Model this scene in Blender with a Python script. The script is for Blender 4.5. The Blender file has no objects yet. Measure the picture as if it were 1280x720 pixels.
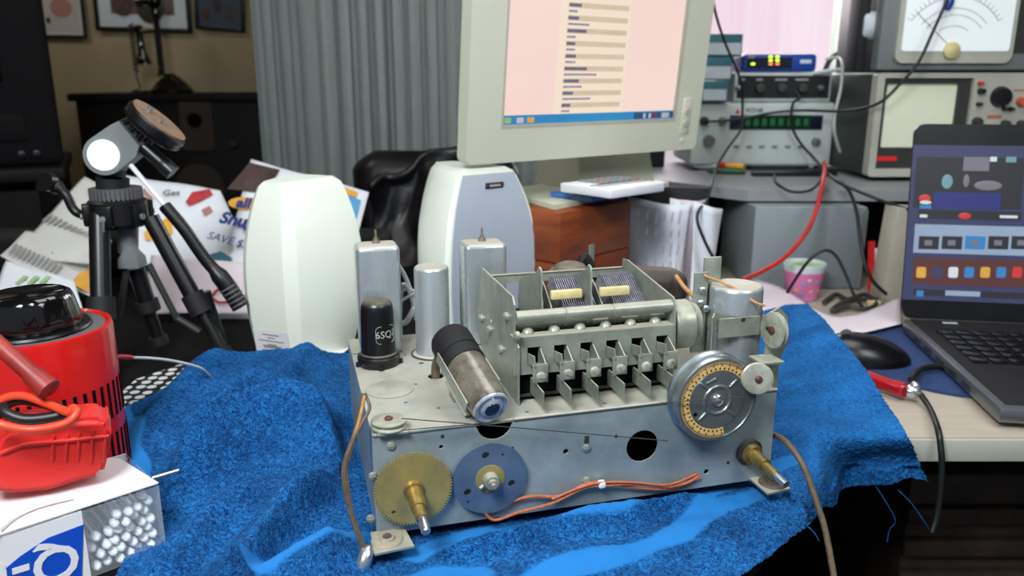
import bpy, bmesh, math, random
from mathutils import Vector, Matrix
from mathutils.geometry import intersect_line_plane
random.seed(7)
PI = math.pi
col = bpy.context.scene.collection
# ------------------------------------------------------------------ camera
FPX, PITCH, CZ = 1000.0, math.radians(14.6), 1.125
CAM = Vector((0, 0, CZ))
def ray(u, v):
    a = (u - 640) / FPX; b = (360 - v) / FPX
    return Vector((a, math.cos(PITCH) + b * math.sin(PITCH), -math.sin(PITCH) + b * math.cos(PITCH)))
def at(u, v, Y):
    r = ray(u, v); return CAM + r * (Y / r.y)
def onz(u, v, z):
    r = ray(u, v); return CAM + r * ((z - CZ) / r.z)
def hit(u, v, M, axis=1, val=0.0):
    """where a sight line meets the local plane <axis>=val of frame M, in local coordinates"""
    Mi = M.inverted(); o = Mi @ CAM; d = (Mi.to_3x3() @ ray(u, v))
    return o + d * ((val - o[axis]) / d[axis])
def frame(o, xd, zd=(0, 0, 1)):
    x = Vector(xd).normalized(); z = Vector(zd); z = (z - x * z.dot(x)).normalized(); y = z.cross(x)
    M = Matrix((x, y, z)).transposed().to_4x4(); M.translation = Vector(o); return M
# ------------------------------------------------------------------ materials
def lin(c):
    return tuple(((x / 255) / 12.92 if x / 255 <= .04045 else ((x / 255 + .055) / 1.055) ** 2.4) for x in c) + (1,)
def mat(name, c, rough=.5, metal=0.0, c2=None, scale=25, bump=0.0, bscale=300, dust=None, emit=0.0, spec=.5, trans=0.0, alpha=1.0, coat=0.0, stretch=None):
    m = bpy.data.materials.new(name); m.use_nodes = True; nt = m.node_tree; N = nt.nodes; L = nt.links
    b = N['Principled BSDF']; tc = N.new('ShaderNodeTexCoord')
    mp = N.new('ShaderNodeMapping'); L.new(tc.outputs['Object'], mp.inputs[0])
    if stretch: mp.inputs['Scale'].default_value = stretch
    nz = N.new('ShaderNodeTexNoise'); nz.inputs['Scale'].default_value = scale; nz.inputs['Detail'].default_value = 6
    nz.inputs['Roughness'].default_value = .65
    L.new(mp.outputs[0], nz.inputs['Vector'])
    cr = N.new('ShaderNodeValToRGB'); cr.color_ramp.elements[0].position = .32; cr.color_ramp.elements[1].position = .68
    c = lin(c); c2 = lin(c2) if c2 else tuple(x * .88 for x in c[:3]) + (1,)
    cr.color_ramp.elements[0].color = c2; cr.color_ramp.elements[1].color = c
    L.new(nz.outputs[0], cr.inputs[0]); out = cr.outputs[0]
    rv = N.new('ShaderNodeMapRange'); rv.inputs[3].default_value = max(.02, rough - .07); rv.inputs[4].default_value = min(1, rough + .07)
    L.new(nz.outputs[0], rv.inputs[0]); rout = rv.outputs[0]
    b.inputs['Metallic'].default_value = metal
    if dust:
        g = N.new('ShaderNodeNewGeometry'); sx = N.new('ShaderNodeSeparateXYZ'); L.new(g.outputs['Normal'], sx.inputs[0])
        mr = N.new('ShaderNodeMapRange'); mr.inputs[1].default_value = .25; mr.inputs[2].default_value = .95; mr.inputs[4].default_value = dust[1]
        L.new(sx.outputs[2], mr.inputs[0])
        mu = N.new('ShaderNodeMath'); mu.operation = 'MULTIPLY'; L.new(mr.outputs[0], mu.inputs[0])
        n2 = N.new('ShaderNodeTexNoise'); n2.inputs['Scale'].default_value = 60; n2.inputs['Detail'].default_value = 8; L.new(tc.outputs['Object'], n2.inputs['Vector'])
        m2 = N.new('ShaderNodeMapRange'); m2.inputs[1].default_value = .25; m2.inputs[2].default_value = .6; m2.inputs[3].default_value = .55; L.new(n2.outputs[0], m2.inputs[0])
        L.new(m2.outputs[0], mu.inputs[1])
        mx = N.new('ShaderNodeMix'); mx.data_type = 'RGBA'; L.new(mu.outputs[0], mx.inputs[0]); L.new(out, mx.inputs[6]); mx.inputs[7].default_value = lin(dust[0])
        out = mx.outputs[2]
        inv = N.new('ShaderNodeMath'); inv.operation = 'MULTIPLY_ADD'; inv.inputs[1].default_value = -metal; inv.inputs[2].default_value = metal
        L.new(mu.outputs[0], inv.inputs[0]); L.new(inv.outputs[0], b.inputs['Metallic'])
        ra = N.new('ShaderNodeMath'); ra.operation = 'MAXIMUM'; L.new(rout, ra.inputs[0]); mq = N.new('ShaderNodeMath'); mq.operation = 'MULTIPLY'; mq.inputs[1].default_value = .9
        L.new(mu.outputs[0], mq.inputs[0]); L.new(mq.outputs[0], ra.inputs[1]); rout = ra.outputs[0]
    L.new(out, b.inputs['Base Color']); L.new(rout, b.inputs['Roughness'])
    b.inputs['Specular IOR Level'].default_value = spec; b.inputs['Coat Weight'].default_value = coat
    b.inputs['Transmission Weight'].default_value = trans; b.inputs['Alpha'].default_value = alpha
    if emit:
        L.new(out, b.inputs['Emission Color']); b.inputs['Emission Strength'].default_value = emit
        if name.startswith(('page_', 'taskbar_', 'tray_', 'screen_colour', 'bright_')):
            b.inputs['Emission Strength'].default_value = .92
            for l in list(b.inputs['Base Color'].links): L.remove(l)
            b.inputs['Base Color'].default_value = (.03, .03, .03, 1)
    if bump:
        bn = N.new('ShaderNodeTexNoise'); bn.inputs['Scale'].default_value = bscale; bn.inputs['Detail'].default_value = 4
        L.new(mp.outputs[0], bn.inputs['Vector'])
        bp = N.new('ShaderNodeBump'); bp.inputs['Strength'].default_value = bump; bp.inputs['Distance'].default_value = .002
        L.new(bn.outputs[0], bp.inputs['Height']); L.new(bp.outputs[0], b.inputs['Normal'])
    return m
DUST = ((150, 143, 122), .85)
M = dict(
 tv=mat('tv_dark_plastic', (15, 15, 17), .8, 0, (10, 10, 12), 6, spec=.2),
 chassis=mat('chassis_metal', (160, 176, 178), .38, .35, (124, 138, 142), 14, .15, 120, dust=((166, 161, 143), .9)),
 steel=mat('plated_steel', (166, 172, 160), .36, .45, (132, 138, 126), 40, .1, 200, dust=((176, 170, 150), .7)),
 steel_dark=mat('dark_steel', (84, 86, 80), .5, .5, (38, 38, 34), 60, .2, 200, dust=((95, 88, 70), .6)),
 alu=mat('aluminium_can', (200, 208, 210), .28, .65, (170, 180, 184), 22, .08, 90, dust=((178, 168, 148), .85), stretch=(1, 1, .25)),
 alu_bright=mat('bright_metal', (225, 230, 235), .25, .9, (180, 185, 190), 40),
 pulley=mat('pulley_metal', (196, 200, 184), .42, .4, (140, 140, 126), 60, dust=((160, 152, 130), .5)),
 brass=mat('aged_brass', (178, 160, 96), .42, .45, (146, 136, 88), 30, .1, 200),
 brass_bright=mat('worn_brass', (190, 165, 105), .35, .8, (140, 118, 66), 80),
 bluegrey=mat('blue_grey_steel', (120, 146, 170), .42, .6, (92, 112, 134), 20),
 rivet=mat('rusty_rivet', (120, 82, 66), .55, .5, (80, 56, 46), 200),
 dial=mat('dial_metal', (168, 178, 178), .3, .85, (130, 142, 144), 12),
 scale=mat('dial_scale_card', (214, 182, 118), .6, 0, (186, 148, 86), 50),
 ink=mat('dark_ink', (34, 26, 22), .7),
 void=mat('dark_void', (6, 7, 8), .9, spec=.1),
 black=mat('black_plastic', (16, 16, 18), .35, 0, (10, 10, 12), 30),
 black_gloss=mat('glossy_black_bakelite', (10, 9, 11), .12, 0, (7, 7, 8), 20, coat=.6),
 black_matte=mat('matte_black', (18, 18, 20), .7, 0, (10, 10, 12), 30),
 tube_black=mat('black_painted_tube', (24, 26, 32), .3, .3, (14, 15, 20), 40, dust=((110, 106, 88), .8)),
 tube_text=mat('tube_print', (168, 170, 160), .6),
 glass_dusty=mat('dusty_tube_glass', (148, 142, 124), .3, .35, (72, 68, 60), 45, .1, 200, coat=.4),
 lens=mat('eye_lens', (44, 40, 54), .15, .1, (24, 20, 32), 90, coat=1),
 lens_ring=mat('eye_lens_ring', (200, 210, 220), .22, .2, (140, 150, 166), 90, coat=1),
 ceramic=mat('cream_bar', (222, 210, 158), .45, 0, (200, 184, 126), 80),
 fins=mat('condenser_fins', (176, 174, 184), .35, .5, (110, 108, 122), 200),
 grey_dusty=mat('dusty_grey_cap', (128, 118, 104), .6, .2, (100, 92, 80), 60),
 brown_cover=mat('dark_brown_cover', (62, 54, 48), .5, .1, (36, 32, 30), 18, dust=((92, 84, 74), .8)),
 rubber=mat('rubber_grommet', (168, 160, 142), .7, 0, (140, 132, 114), 120),
 rubber_dark=mat('dark_grommet', (104, 92, 80), .7, 0, (70, 60, 52), 120),
 wire_or=mat('orange_cloth_wire', (196, 112, 76), .6, 0, (160, 84, 56), 300),
 wire_tan=mat('tan_cloth_wire', (196, 150, 98), .6, 0, (160, 116, 70), 300),
 wire_br=mat('brown_grey_wire', (110, 92, 70), .6, 0, (74, 66, 52), 200),
 wire_bk=mat('black_cable', (18, 22, 22), .45),
 wire_wh=mat('white_cable', (190, 196, 194), .45),
 wire_rd=mat('red_cable', (196, 44, 40), .4, 0, (170, 34, 34), 40),
 cord=mat('dial_cord', (50, 46, 42), .7),
 cream=mat('cream_white_plastic', (240, 246, 232), .4, 0, (234, 241, 226), 5),
 bezel=mat('monitor_beige_plastic', (206, 208, 186), .45, 0, (200, 202, 180), 4),
 bezel_dk=mat('monitor_panel_plastic', (188, 182, 166), .5),
 cloth_grille=mat('lilac_grey_grille_cloth', (172, 180, 190), .8, 0, (164, 172, 182), 8, .3, 900),
 red=mat('red_enamel', (200, 24, 20), .28, 0, (186, 18, 16), 6, coat=.4),
 red_plastic=mat('red_soft_plastic', (222, 52, 46), .35, 0, (206, 40, 36), 12, .1, 60),
 red_dark=mat('dull_red_probe', (150, 46, 40), .45, 0, (128, 36, 32), 30),
 grey_ring=mat('grey_plate', (92, 94, 96), .5),
 white=mat('white_card', (236, 236, 236), .55, 0, (226, 226, 228), 10),
 paper=mat('white_paper', (232, 236, 240), .8, 0, (220, 226, 234), 9),
 paper_warm=mat('newsprint', (212, 212, 206), .8, 0, (200, 200, 196), 14),
 paper_pink=mat('pinkish_paper', (232, 220, 224), .8, 0, (220, 206, 214), 6),
 print_grey=mat('grey_newsprint_type', (120, 120, 122), .8, 0, (160, 160, 158), 500),
 blue_print=mat('blue_box_print', (24, 84, 200), .4, 0, (18, 74, 186), 6),
 cyan_print=mat('sky_blue_print', (84, 164, 214), .6, 0, (64, 140, 200), 12),
 navy_print=mat('navy_print', (40, 60, 130), .7),
 yellow_print=mat('yellow_orange_print', (226, 178, 66), .7, 0, (220, 150, 60), 30),
 red_print=mat('strawberry_red_print', (200, 60, 60), .7, 0, (150, 40, 50), 60),
 green_print=mat('green_print', (130, 176, 96), .7, 0, (180, 206, 160), 60),
 brown_print=mat('brown_photo_print', (84, 62, 56), .7, 0, (46, 36, 34), 30),
 wood=mat('red_brown_wood', (150, 74, 30), .45, 0, (96, 42, 20), 9, .1, 60, stretch=(1, 1, 5)),
 wood_dark=mat('dark_walnut', (22, 16, 15), .6, 0, (12, 9, 9), 8, spec=.2, stretch=(1, 1, .3)),
 wood_dark2=mat('speaker_cloth_brown', (52, 40, 30), .8, 0, (40, 30, 24), 60),
 leather=mat('black_leather', (16, 16, 20), .4, 0, (10, 10, 13), 14, .3, 120),
 wall=mat('beige_wall_paint', (168, 154, 122), .9, 0, (160, 147, 116), 3, .1, 200),
 curtain=mat('grey_curtain_fabric', (150, 158, 156), .85, 0, (136, 144, 142), 20, stretch=(3, 3, .3)),
 curtain2=mat('glowing_curtain_fabric', (190, 200, 190), .85, 0, (172, 182, 172), 20, emit=.5, stretch=(3, 3, .3)),  # emission imitates window light coming through the cloth
 desk=mat('grey_laminate', (148, 150, 152), .45, 0, (138, 140, 142), 8),
 desk_light=mat('pale_desk_laminate', (176, 166, 150), .45, 0, (166, 156, 140), 14, stretch=(1, 6, 1)),
 desk_dark=mat('black_desk_laminate', (9, 9, 10), .85, 0, (6, 6, 7), 20, spec=.15),
 grey_box=mat('grey_case_paint', (132, 142, 146), .5, 0, (126, 136, 140), 4),
 inst=mat('instrument_face', (186, 198, 192), .45, 0, (176, 188, 182), 20),
 inst_w=mat('instrument_cream', (178, 178, 166), .45, 0, (168, 168, 156), 20),
 inst_dark=mat('instrument_dark_case', (52, 54, 52), .5, 0, (44, 46, 44), 20),
 inst_grey=mat('instrument_grey_panel', (116, 122, 122), .5, 0, (106, 112, 112), 12),
 green_disp=mat('green_display', (16, 44, 26), .2, 0, (10, 32, 18), 300, emit=.3),
 navy=mat('dark_display_window', (20, 26, 46), .2),
 crt=mat('crt_phosphor', (206, 210, 186), .25, 0, (196, 200, 176), 5, emit=.28, coat=.5),
 meter_face=mat('meter_face', (222, 230, 230), .4, 0, (214, 222, 222), 6, emit=.35),  # slight emission brightens the unlit face in place of real light
 router_blue=mat('router_blue_plastic', (24, 70, 160), .35, 0, (18, 58, 140), 8),
 led_g=mat('green_led', (200, 240, 60), .4, emit=2.0), led_r=mat('amber_led', (240, 120, 60), .4, emit=1.6),
 teal=mat('teal_card', (40, 108, 120), .55, 0, (34, 98, 110), 12),
 label_w=mat('white_label', (200, 208, 214), .6),
 blue_mat=mat('blue_mouse_pad', (36, 62, 110), .85, 0, (30, 54, 98), 30, .3, 900),
 blue_book=mat('blue_cover', (70, 118, 190), .4, 0, (50, 90, 160), 12),
 silver=mat('silver_laptop_edge', (130, 132, 136), .3, .7),
 pink=mat('pink_cup_print', (222, 130, 176), .5, 0, (206, 110, 160), 12),
 cup_w=mat('white_cup', (206, 216, 216), .5),
 screen=mat('page_pink', (250, 226, 214), .5, 0, (252, 214, 206), 3, emit=.78),
 screen_y=mat('page_cream', (250, 232, 206), .5, 0, (248, 228, 208), 5, emit=.75),
 screen_row=mat('page_tan_row', (222, 200, 172), .5, emit=.6),
 screen_txt=mat('page_type', (112, 104, 150), .5, emit=.3), screen_txt2=mat('page_bold_type', (92, 92, 120), .5, emit=.3),
 taskbar=mat('taskbar_blue', (22, 140, 198), .4, 0, (30, 120, 180), 8, emit=.7),
 taskbar_dk=mat('tray_blue', (20, 74, 110), .4, emit=.5),
 swab=mat('cotton', (232, 238, 240), .9, 0, (214, 222, 226), 60, .5, 300),
 pink_window=mat('bright_sheer_daylight', (255, 240, 248), .9, 0, (248, 216, 234), 3, emit=.85, stretch=(5, 1, .2)),
 floor=mat('dark_floor', (26, 24, 24), .8, 0, (16, 15, 15), 6),
 ceiling=mat('ceiling_paint', (150, 148, 140), .9),
 floorbrown=mat('brown_slats', (62, 48, 36), .7, 0, (34, 26, 20), 20),
 clear=mat('clear_plastic', (230, 238, 240), .08, trans=.0, alpha=.12),
)
# ------------------------------------------------------------------ mesh helper
class G:
    def __init__(s): s.bm = bmesh.new(); s.ms = []; s.smooth = True
    def box(s, c, d, R=None, bev=0.0, seg=2):
        g = bmesh.ops.create_cube(s.bm, size=1.0); vs = g['verts']
        for v in vs:
            v.co = Vector((v.co.x * d[0], v.co.y * d[1], v.co.z * d[2]))
        if bev:
            es = list({e for v in vs for e in v.link_edges})
            r = bmesh.ops.bevel(s.bm, geom=es, offset=min(bev, min(d) * .49), segments=seg, affect='EDGES', profile=.5)
            vs = list({v for v in r['verts']} | {v for v in vs if v.is_valid})
        T = Matrix.Translation(Vector(c)) @ (R.to_4x4() if R else Matrix.Identity(4))
        bmesh.ops.transform(s.bm, matrix=T, verts=vs); return s
    def bx(s, a, b, bev=0.0):
        return s.box([(a[i] + b[i]) / 2 for i in range(3)], [max(1e-5, abs(b[i] - a[i])) for i in range(3)], None, bev)
    def lathe(s, o, axis, prof, seg=32, capa=True, capb=True):
        """prof: (distance along axis, radius)"""
        o = Vector(o); z = Vector(axis).normalized(); x = z.orthogonal().normalized(); y = z.cross(x); rings = []
        for t, r in prof:
            rings.append([s.bm.verts.new(o + z * t + (x * math.cos(2 * PI * k / seg) + y * math.sin(2 * PI * k / seg)) * max(r, 1e-5)) for k in range(seg)])
        for a, b in zip(rings, rings[1:]):
            for k in range(seg):
                s.bm.faces.new((a[k], a[(k + 1) % seg], b[(k + 1) % seg], b[k]))
        if capa: s.bm.faces.new(rings[0][::-1])
        if capb: s.bm.faces.new(rings[-1])
        return s
    def cyl(s, a, b, r, r2=None, seg=24):
        a = Vector(a); b = Vector(b); L = (b - a).length
        return s.lathe(a, b - a, [(0, r), (L, r2 if r2 is not None else r)], seg)
    def tube(s, pts, r, seg=8, sm=6, closed=False):
        pts = [Vector(p) for p in pts]
        if sm and len(pts) > 2:
            q = []; n = len(pts)
            for i in range(n - 1):
                p0 = pts[max(i - 1, 0)]; p1 = pts[i]; p2 = pts[i + 1]; p3 = pts[min(i + 2, n - 1)]
                for k in range(sm):
                    t = k / sm
                    q.append(.5 * ((2 * p1) + (p2 - p0) * t + (2 * p0 - 5 * p1 + 4 * p2 - p3) * t * t + (3 * p1 - p0 - 3 * p2 + p3) * t ** 3))
            q.append(pts[-1]); pts = q
        up = None; rings = []
        for i, p in enumerate(pts):
            d = (pts[min(i + 1, len(pts) - 1)] - pts[max(i - 1, 0)])
            if d.length < 1e-9: continue
            d.normalize()
            if up is None: up = d.orthogonal().normalized()
            up = (up - d * up.dot(d)).normalized(); w = d.cross(up)
            rr = r(i / (len(pts) - 1)) if callable(r) else r
            rings.append([s.bm.verts.new(p + (up * math.cos(2 * PI * k / seg) + w * math.sin(2 * PI * k / seg)) * rr) for k in range(seg)])
        for a, b in zip(rings, rings[1:]):
            for k in range(seg): s.bm.faces.new((a[k], a[(k + 1) % seg], b[(k + 1) % seg], b[k]))
        s.bm.faces.new(rings[0][::-1]); s.bm.faces.new(rings[-1]); return s
    def plate(s, outer, holes, th, T=None):
        """2D outline (x,z) with holes, thickness th along +y"""
        T = T or Matrix.Identity(4); bm = bmesh.new(); es = []
        for lp in [outer] + list(holes):
            vs = [bm.verts.new((p[0], 0, p[1])) for p in lp]
            es += [bm.edges.new((vs[i], vs[(i + 1) % len(vs)])) for i in range(len(vs))]
        bmesh.ops.triangle_fill(bm, use_beauty=True, use_dissolve=False, edges=es)
        r = bmesh.ops.extrude_face_region(bm, geom=bm.faces[:])
        bmesh.ops.translate(bm, vec=(0, th, 0), verts=[v for v in r['geom'] if isinstance(v, bmesh.types.BMVert)])
        bmesh.ops.recalc_face_normals(bm, faces=bm.faces[:]); bmesh.ops.transform(bm, matrix=T, verts=bm.verts[:])
        me = bpy.data.meshes.new('t'); bm.to_mesh(me); bm.free(); s.bm.from_mesh(me); bpy.data.meshes.remove(me); return s
    def grid(s, nx, ny, fn, thick=0.0):
        vs = [[s.bm.verts.new(fn(i / nx, j / ny)) for j in range(ny + 1)] for i in range(nx + 1)]
        for i in range(nx):
            for j in range(ny): s.bm.faces.new((vs[i][j], vs[i + 1][j], vs[i + 1][j + 1], vs[i][j + 1]))
        return s
    def poly(s, pts):
        s.bm.faces.new([s.bm.verts.new(Vector(p)) for p in pts]); return s
    def ball(s, c, r, sc=(1, 1, 1), seg=16):
        bmesh.ops.create_uvsphere(s.bm, u_segments=seg, v_segments=max(6, seg // 2), radius=r, matrix=Matrix.Translation(Vector(c)) @ Matrix.Diagonal((*sc, 1))); return s
    def text(s, t, T, size, depth=0.0002, align='CENTER', bold=0.0, sx=1.0):
        """flat lettering in the local xz plane facing -y of T"""
        cu = bpy.data.curves.new('t', 'FONT'); cu.body = t; cu.size = size; cu.align_x = align; cu.align_y = 'CENTER'; cu.extrude = depth; cu.offset = bold; cu.resolution_u = 3
        ob = bpy.data.objects.new('t', cu); col.objects.link(ob)
        dg = bpy.context.evaluated_depsgraph_get(); me = bpy.data.meshes.new_from_object(ob.evaluated_get(dg))
        me.transform(T @ Matrix.Rotation(PI / 2, 4, 'X') @ Matrix.Diagonal((sx, 1, 1, 1))); s.bm.from_mesh(me)
        bpy.data.objects.remove(ob); bpy.data.curves.remove(cu); bpy.data.meshes.remove(me); return s
    def build(s, name, m, parent=None, Mw=None, label=None, sm=True, ang=40):
        bmesh.ops.recalc_face_normals(s.bm, faces=s.bm.faces[:])
        me = bpy.data.meshes.new(name); s.bm.to_mesh(me); s.bm.free()
        if sm:
            me.polygons.foreach_set('use_smooth', [True] * len(me.polygons))
            me.set_sharp_from_angle(angle=math.radians(ang))
        me.materials.append(M[m] if isinstance(m, str) else m)
        o = bpy.data.objects.new(name, me); col.objects.link(o)
        if parent: o.parent = parent
        if Mw is not None: o.matrix_world = Mw
        if label: o['label'] = label
        return o
def T(*v): return Matrix.Translation(Vector(v))
def tag(o, label, cat, group=None):
    o['label'] = label; o['category'] = cat
    if group: o['group'] = group
    return o
def thing(name, label, cat, Mw=None, group=None):
    o = bpy.data.objects.new(name, None); o.empty_display_size = .02; col.objects.link(o)
    if Mw is not None: o.matrix_world = Mw
    return tag(o, label, cat, group)
def struct(o): o['kind'] = 'structure'; return o
def circ(cx, cz, r, n=28, a0=0, a1=2 * PI):
    full = abs(a1 - a0 - 2 * PI) < 1e-6
    return [(cx + r * math.cos(a0 + (a1 - a0) * k / (n if full else n - 1)), cz + r * math.sin(a0 + (a1 - a0) * k / (n if full else n - 1))) for k in range(n)]
def rrect(x0, z0, x1, z1, r, n=5):
    p = []
    for cx, cz, a in ((x1 - r, z1 - r, 0), (x0 + r, z1 - r, 90), (x0 + r, z0 + r, 180), (x1 - r, z0 + r, 270)):
        for k in range(n + 1):
            t = math.radians(a + 90 * k / n); p.append((cx + r * math.cos(t), cz + r * math.sin(t)))
    return p
# ================================================================== RADIO CHASSIS
AZ = math.radians(15.5)
RO = Vector((-.1096, .577, .855)); RM = frame(RO, (math.cos(AZ), math.sin(AZ), 0))
RMi = RM.inverted()
def fl(u, v, y=0.0): return hit(u, v, RM, 1, y)
def tl(u, v, z=0.0): return hit(u, v, RM, 2, z)
def sl(u, v, x): return hit(u, v, RM, 0, x)
ZP = Matrix(((1, 0, 0, 0), (0, 0, 1, 0), (0, -1, 0, 0), (0, 0, 0, 1))); XP = Matrix(((0, 1, 0, 0), (1, 0, 0, 0), (0, 0, 1, 0), (0, 0, 0, 1)))
W, D, H, TH = .361, .249, .087, .0016
radio = thing('radio_chassis', 'old stripped metal radio chassis with tubes, gears and dial drum standing on the blue towel', 'radio chassis', RM)
def rp(name, g, m, parent=None, label=None, **k): return g.build(name, m, parent or radio, None, label, **k)

# --- body: top and front plates really pierced, sides and rear closed
eye_c = (.099, .0)
body = G()
fo = [(0, -H), (W, -H), (W, -.0006), (eye_c[0] + .0165, -.0006)] + circ(eye_c[0], -.0006, .0150, 14, 0, -PI)[1:-1] + [(eye_c[0] - .0165, -.0006), (0, -.0006)]
body.plate(fo, [circ(.2314, -.0385, .0148), circ(.161, -.0345, .0025, 12), circ(.2955, -.072, .0025, 10), circ(.0545, -.0165, .0018, 8)], TH)
tp = G()
P1 = tl(487, 487)
tp_holes = [circ(.0715, .1155, .0075, 18), circ(.115, .215, .004, 10), circ(.064, .155, .003, 10), circ(.035, .06, .0018, 8)]
tp.plate([(0, 0), (W, 0), (W, D), (0, D)], tp_holes, .0016, ZP)
body.bx((0, TH, -H), (TH, D, -.001)); body.bx((W - TH, TH, -H), (W, D, -.001)); body.bx((0, D - TH, -H), (W, D, -.001))
rp('chassis_body', body, 'chassis', ang=30)
rp('top_plate', tp, 'chassis')
g = G(); g.cyl((.001, .0004, 0), (eye_c[0] - .0165, .0004, 0), .0017, seg=10); g.cyl((eye_c[0] + .0165, .0004, 0), (W, .0004, 0), .0017, seg=10); rp('folded_edge', g, 'steel')
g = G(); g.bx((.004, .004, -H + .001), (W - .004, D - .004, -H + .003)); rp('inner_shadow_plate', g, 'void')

# cover disc, screws, rivets
g = G(); g.lathe((P1.x, P1.y, 0), (0, 0, 1), [(0, .0215), (.0008, .0215), (.0012, .0205), (.0012, .0001)], 48); rp('hole_cover', g, 'steel', label='round blanking disc flush in the top plate')
for (u, v) in ((733, 560), (733, 601), (489, 557), (466, 595), (463, 648)):
    p = fl(u, v); g = G(); g.lathe((p.x, 0, p.z), (0, -1, 0), [(0, .0036), (.0012, .0036), (.002, .0024), (.0021, .0002)], 18)
    g.box((p.x, -.0022, p.z), (.0052, .0004, .0007)); rp('screw', g, 'steel')
g = G(); p = fl(733, 549); g.box((p.x, -.0006, p.z), (.004, .0006, .007), None, .001); rp('slot_plate', g, 'steel_dark')
for (u, v) in ((770, 545), (553, 545), (640, 560), (910, 578)):
    p = fl(u, v); g = G(); g.lathe((p.x, 0, p.z), (0, -1, 0), [(0, .0016), (.0006, .0014), (.0008, .0002)], 12); rp('rivet', g, 'steel_dark')
for (x, y) in ((.052, .182), (.012, .205), (.05, .1), (.11, .19), (.06, .04), (.13, .012), (.2, .012)):
    g = G(); g.lathe((x, y, 0), (0, 0, 1), [(0, .0018), (.0006, .0014), (.0008, .0002)], 12); rp('rivet', g, 'grey_dusty')

# --- shield cans
def shield_can(c, w, d, h, ztop_label):
    g = G(); g.box((c[0], c[1], h / 2), (w, d, h), None, .0055, 4); o = rp('shield_can', g, 'alu', label=ztop_label)
    g = G(); g.cyl((c[0], c[1] + .002, h), (c[0], c[1] + .002, h + .0035), .0042, .0036, 6); g.cyl((c[0], c[1] + .002, h), (c[0], c[1] + .002, h + .006), .0022); g.cyl((c[0], c[1] + .002, h + .006), (c[0], c[1] + .002, h + .0135), .0012)
    g.build('stud', 'grey_dusty', o)
    g = G(); g.box((c[0] - w / 2 - .003, c[1] - .005, .0012), (.01, .009, .0018), None, .0006); g.build('mounting_lug', 'steel', o)
    return o
shield_can((.0305, .208), .043, .036, .1115, 'left tall square can with rounded edges')
shield_can((.1395, .208), .0445, .036, .108, 'right tall square can with rounded edges')
g = G(); g.lathe((.0805, .18, 0), (0, 0, 1), [(0, .021), (.001, .021), (.0025, .0175), (.012, .0175), (.014, .0172), (.0885, .0172), (.0905, .0165), (.0915, .015), (.0912, .013), (.0912, .0001)], 48)
o = rp('capacitor_can', g, 'alu', label='round aluminium can'); g = G(); g.lathe((.0805, .18, 0), (0, 0, 1), [(0, .0225), (.0012, .0225), (.0012, .0001)], 40); g.build('mounting_ring', 'steel_dark', o)

# --- black metal tube 6SQ7
tc_ = (.0238, .164)
g = G(); g.lathe((*tc_, 0), (0, 0, 1), [(.009, .0185), (.012, .0185), (.0135, .0168), (.055, .0158), (.0605, .015), (.0635, .0135), (.0655, .0105), (.0665, .006), (.0667, .0001)], 48)
tube = rp('vacuum_tube', g, 'tube_black', label='short black metal tube printed 6SQ7')
g = G(); g.lathe((*tc_, 0), (0, 0, 1), [(0, .0192), (.004, .0203), (.0065, .0208), (.0095, .0208), (.0108, .0195), (.0108, .0001)], 48); g.build('tube_base', 'black', tube)
for a in (-PI * .95, -PI * .5, -PI * .05, PI * .5):
    g = G(); g.box((tc_[0] + .0205 * math.cos(a), tc_[1] + .0205 * math.sin(a), .0025), (.005, .004, .005), None, .001); g.build('socket_clip', 'black', tube)
def wrap_text(txt, size, z, r, aspan_center):
    g = G(); g.text(txt, T(0, 0, 0), size, .00005)
    for v in g.bm.verts:
        a = aspan_center + v.co.x / r; rr = r - v.co.y
        v.co = Vector((tc_[0] + rr * math.cos(a), tc_[1] + rr * math.sin(a), z + v.co.z))
    return g
g = wrap_text('6SQ7', .0098, .034, .0166, -PI / 2 + .42); g.build('tube_marking', 'tube_text', tube)
ln = rrect(-.0105, -.0085, .0105, .0085, .004)
g = G(); pts = []
for (x, z) in ln + ln[:1]:
    a = -PI / 2 + .42 + x / .0166; pts.append((tc_[0] + .01665 * math.cos(a), tc_[1] + .01665 * math.sin(a), .034 + z))
g.tube(pts, .00022, 5, 0); g.build('tube_marking', 'tube_text', tube)

# --- slanted eye tube
ef = Vector((.0945, -.006, .0160)); eb = Vector((.0775, .070, .0490)); ax = (eb - ef).normalized(); EL = (eb - ef).length
g = G(); g.lathe(ef, ax, [(-.0012, .0138), (0, .0155), (.003, .0162), (.01, .0165), (EL * .62, .0172), (EL * .62, .001)], 40, False)
eye = rp('eye_tube', g, 'glass_dusty', label='slanted indicator tube with dusty grey envelope and dark round lens')
g = G(); g.lathe(ef, ax, [(EL * .6, .0182), (EL * .70, .0184), (EL * .705, .0176), (EL * .75, .0176), (EL * .755, .0184), (EL * .98, .0186), (EL * 1.03, .017), (EL * 1.05, .001)], 40); g.build('tube_base', 'black_matte', eye)
g = G(); g.lathe(ef, -ax, [(0, .0156), (.0016, .0154), (.0024, .0142), (.0016, .0122), (.0008, .0104)], 40, False, False); g.build('lens_rim', 'lens_ring', eye)
g = G(); g.lathe(ef, -ax, [(-.002, .0110), (.0008, .0106), (.0022, .0092), (.0030, .0060), (.0034, .0001)], 40); g.build('lens', 'lens_ring', eye)
g = G(); g.lathe(ef - ax * .0032, -ax, [(0, .0066), (.0004, .0064), (.0005, .0001)], 24); g.build('lens_cap', 'lens', eye)
sd = ax.cross(Vector((0, 0, 1))).normalized(); upx = sd.cross(ax).normalized()
R3 = Matrix((sd, ax, upx)).transposed()
g = G(); g.box(ef + ax * EL * .45 - sd * .0182 - upx * .002, (.0012, EL * .75, .010), R3, .0004); g.box(ef + ax * EL * .45 + sd * .0182, (.0012, EL * .35, .009), R3, .0004)
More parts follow.
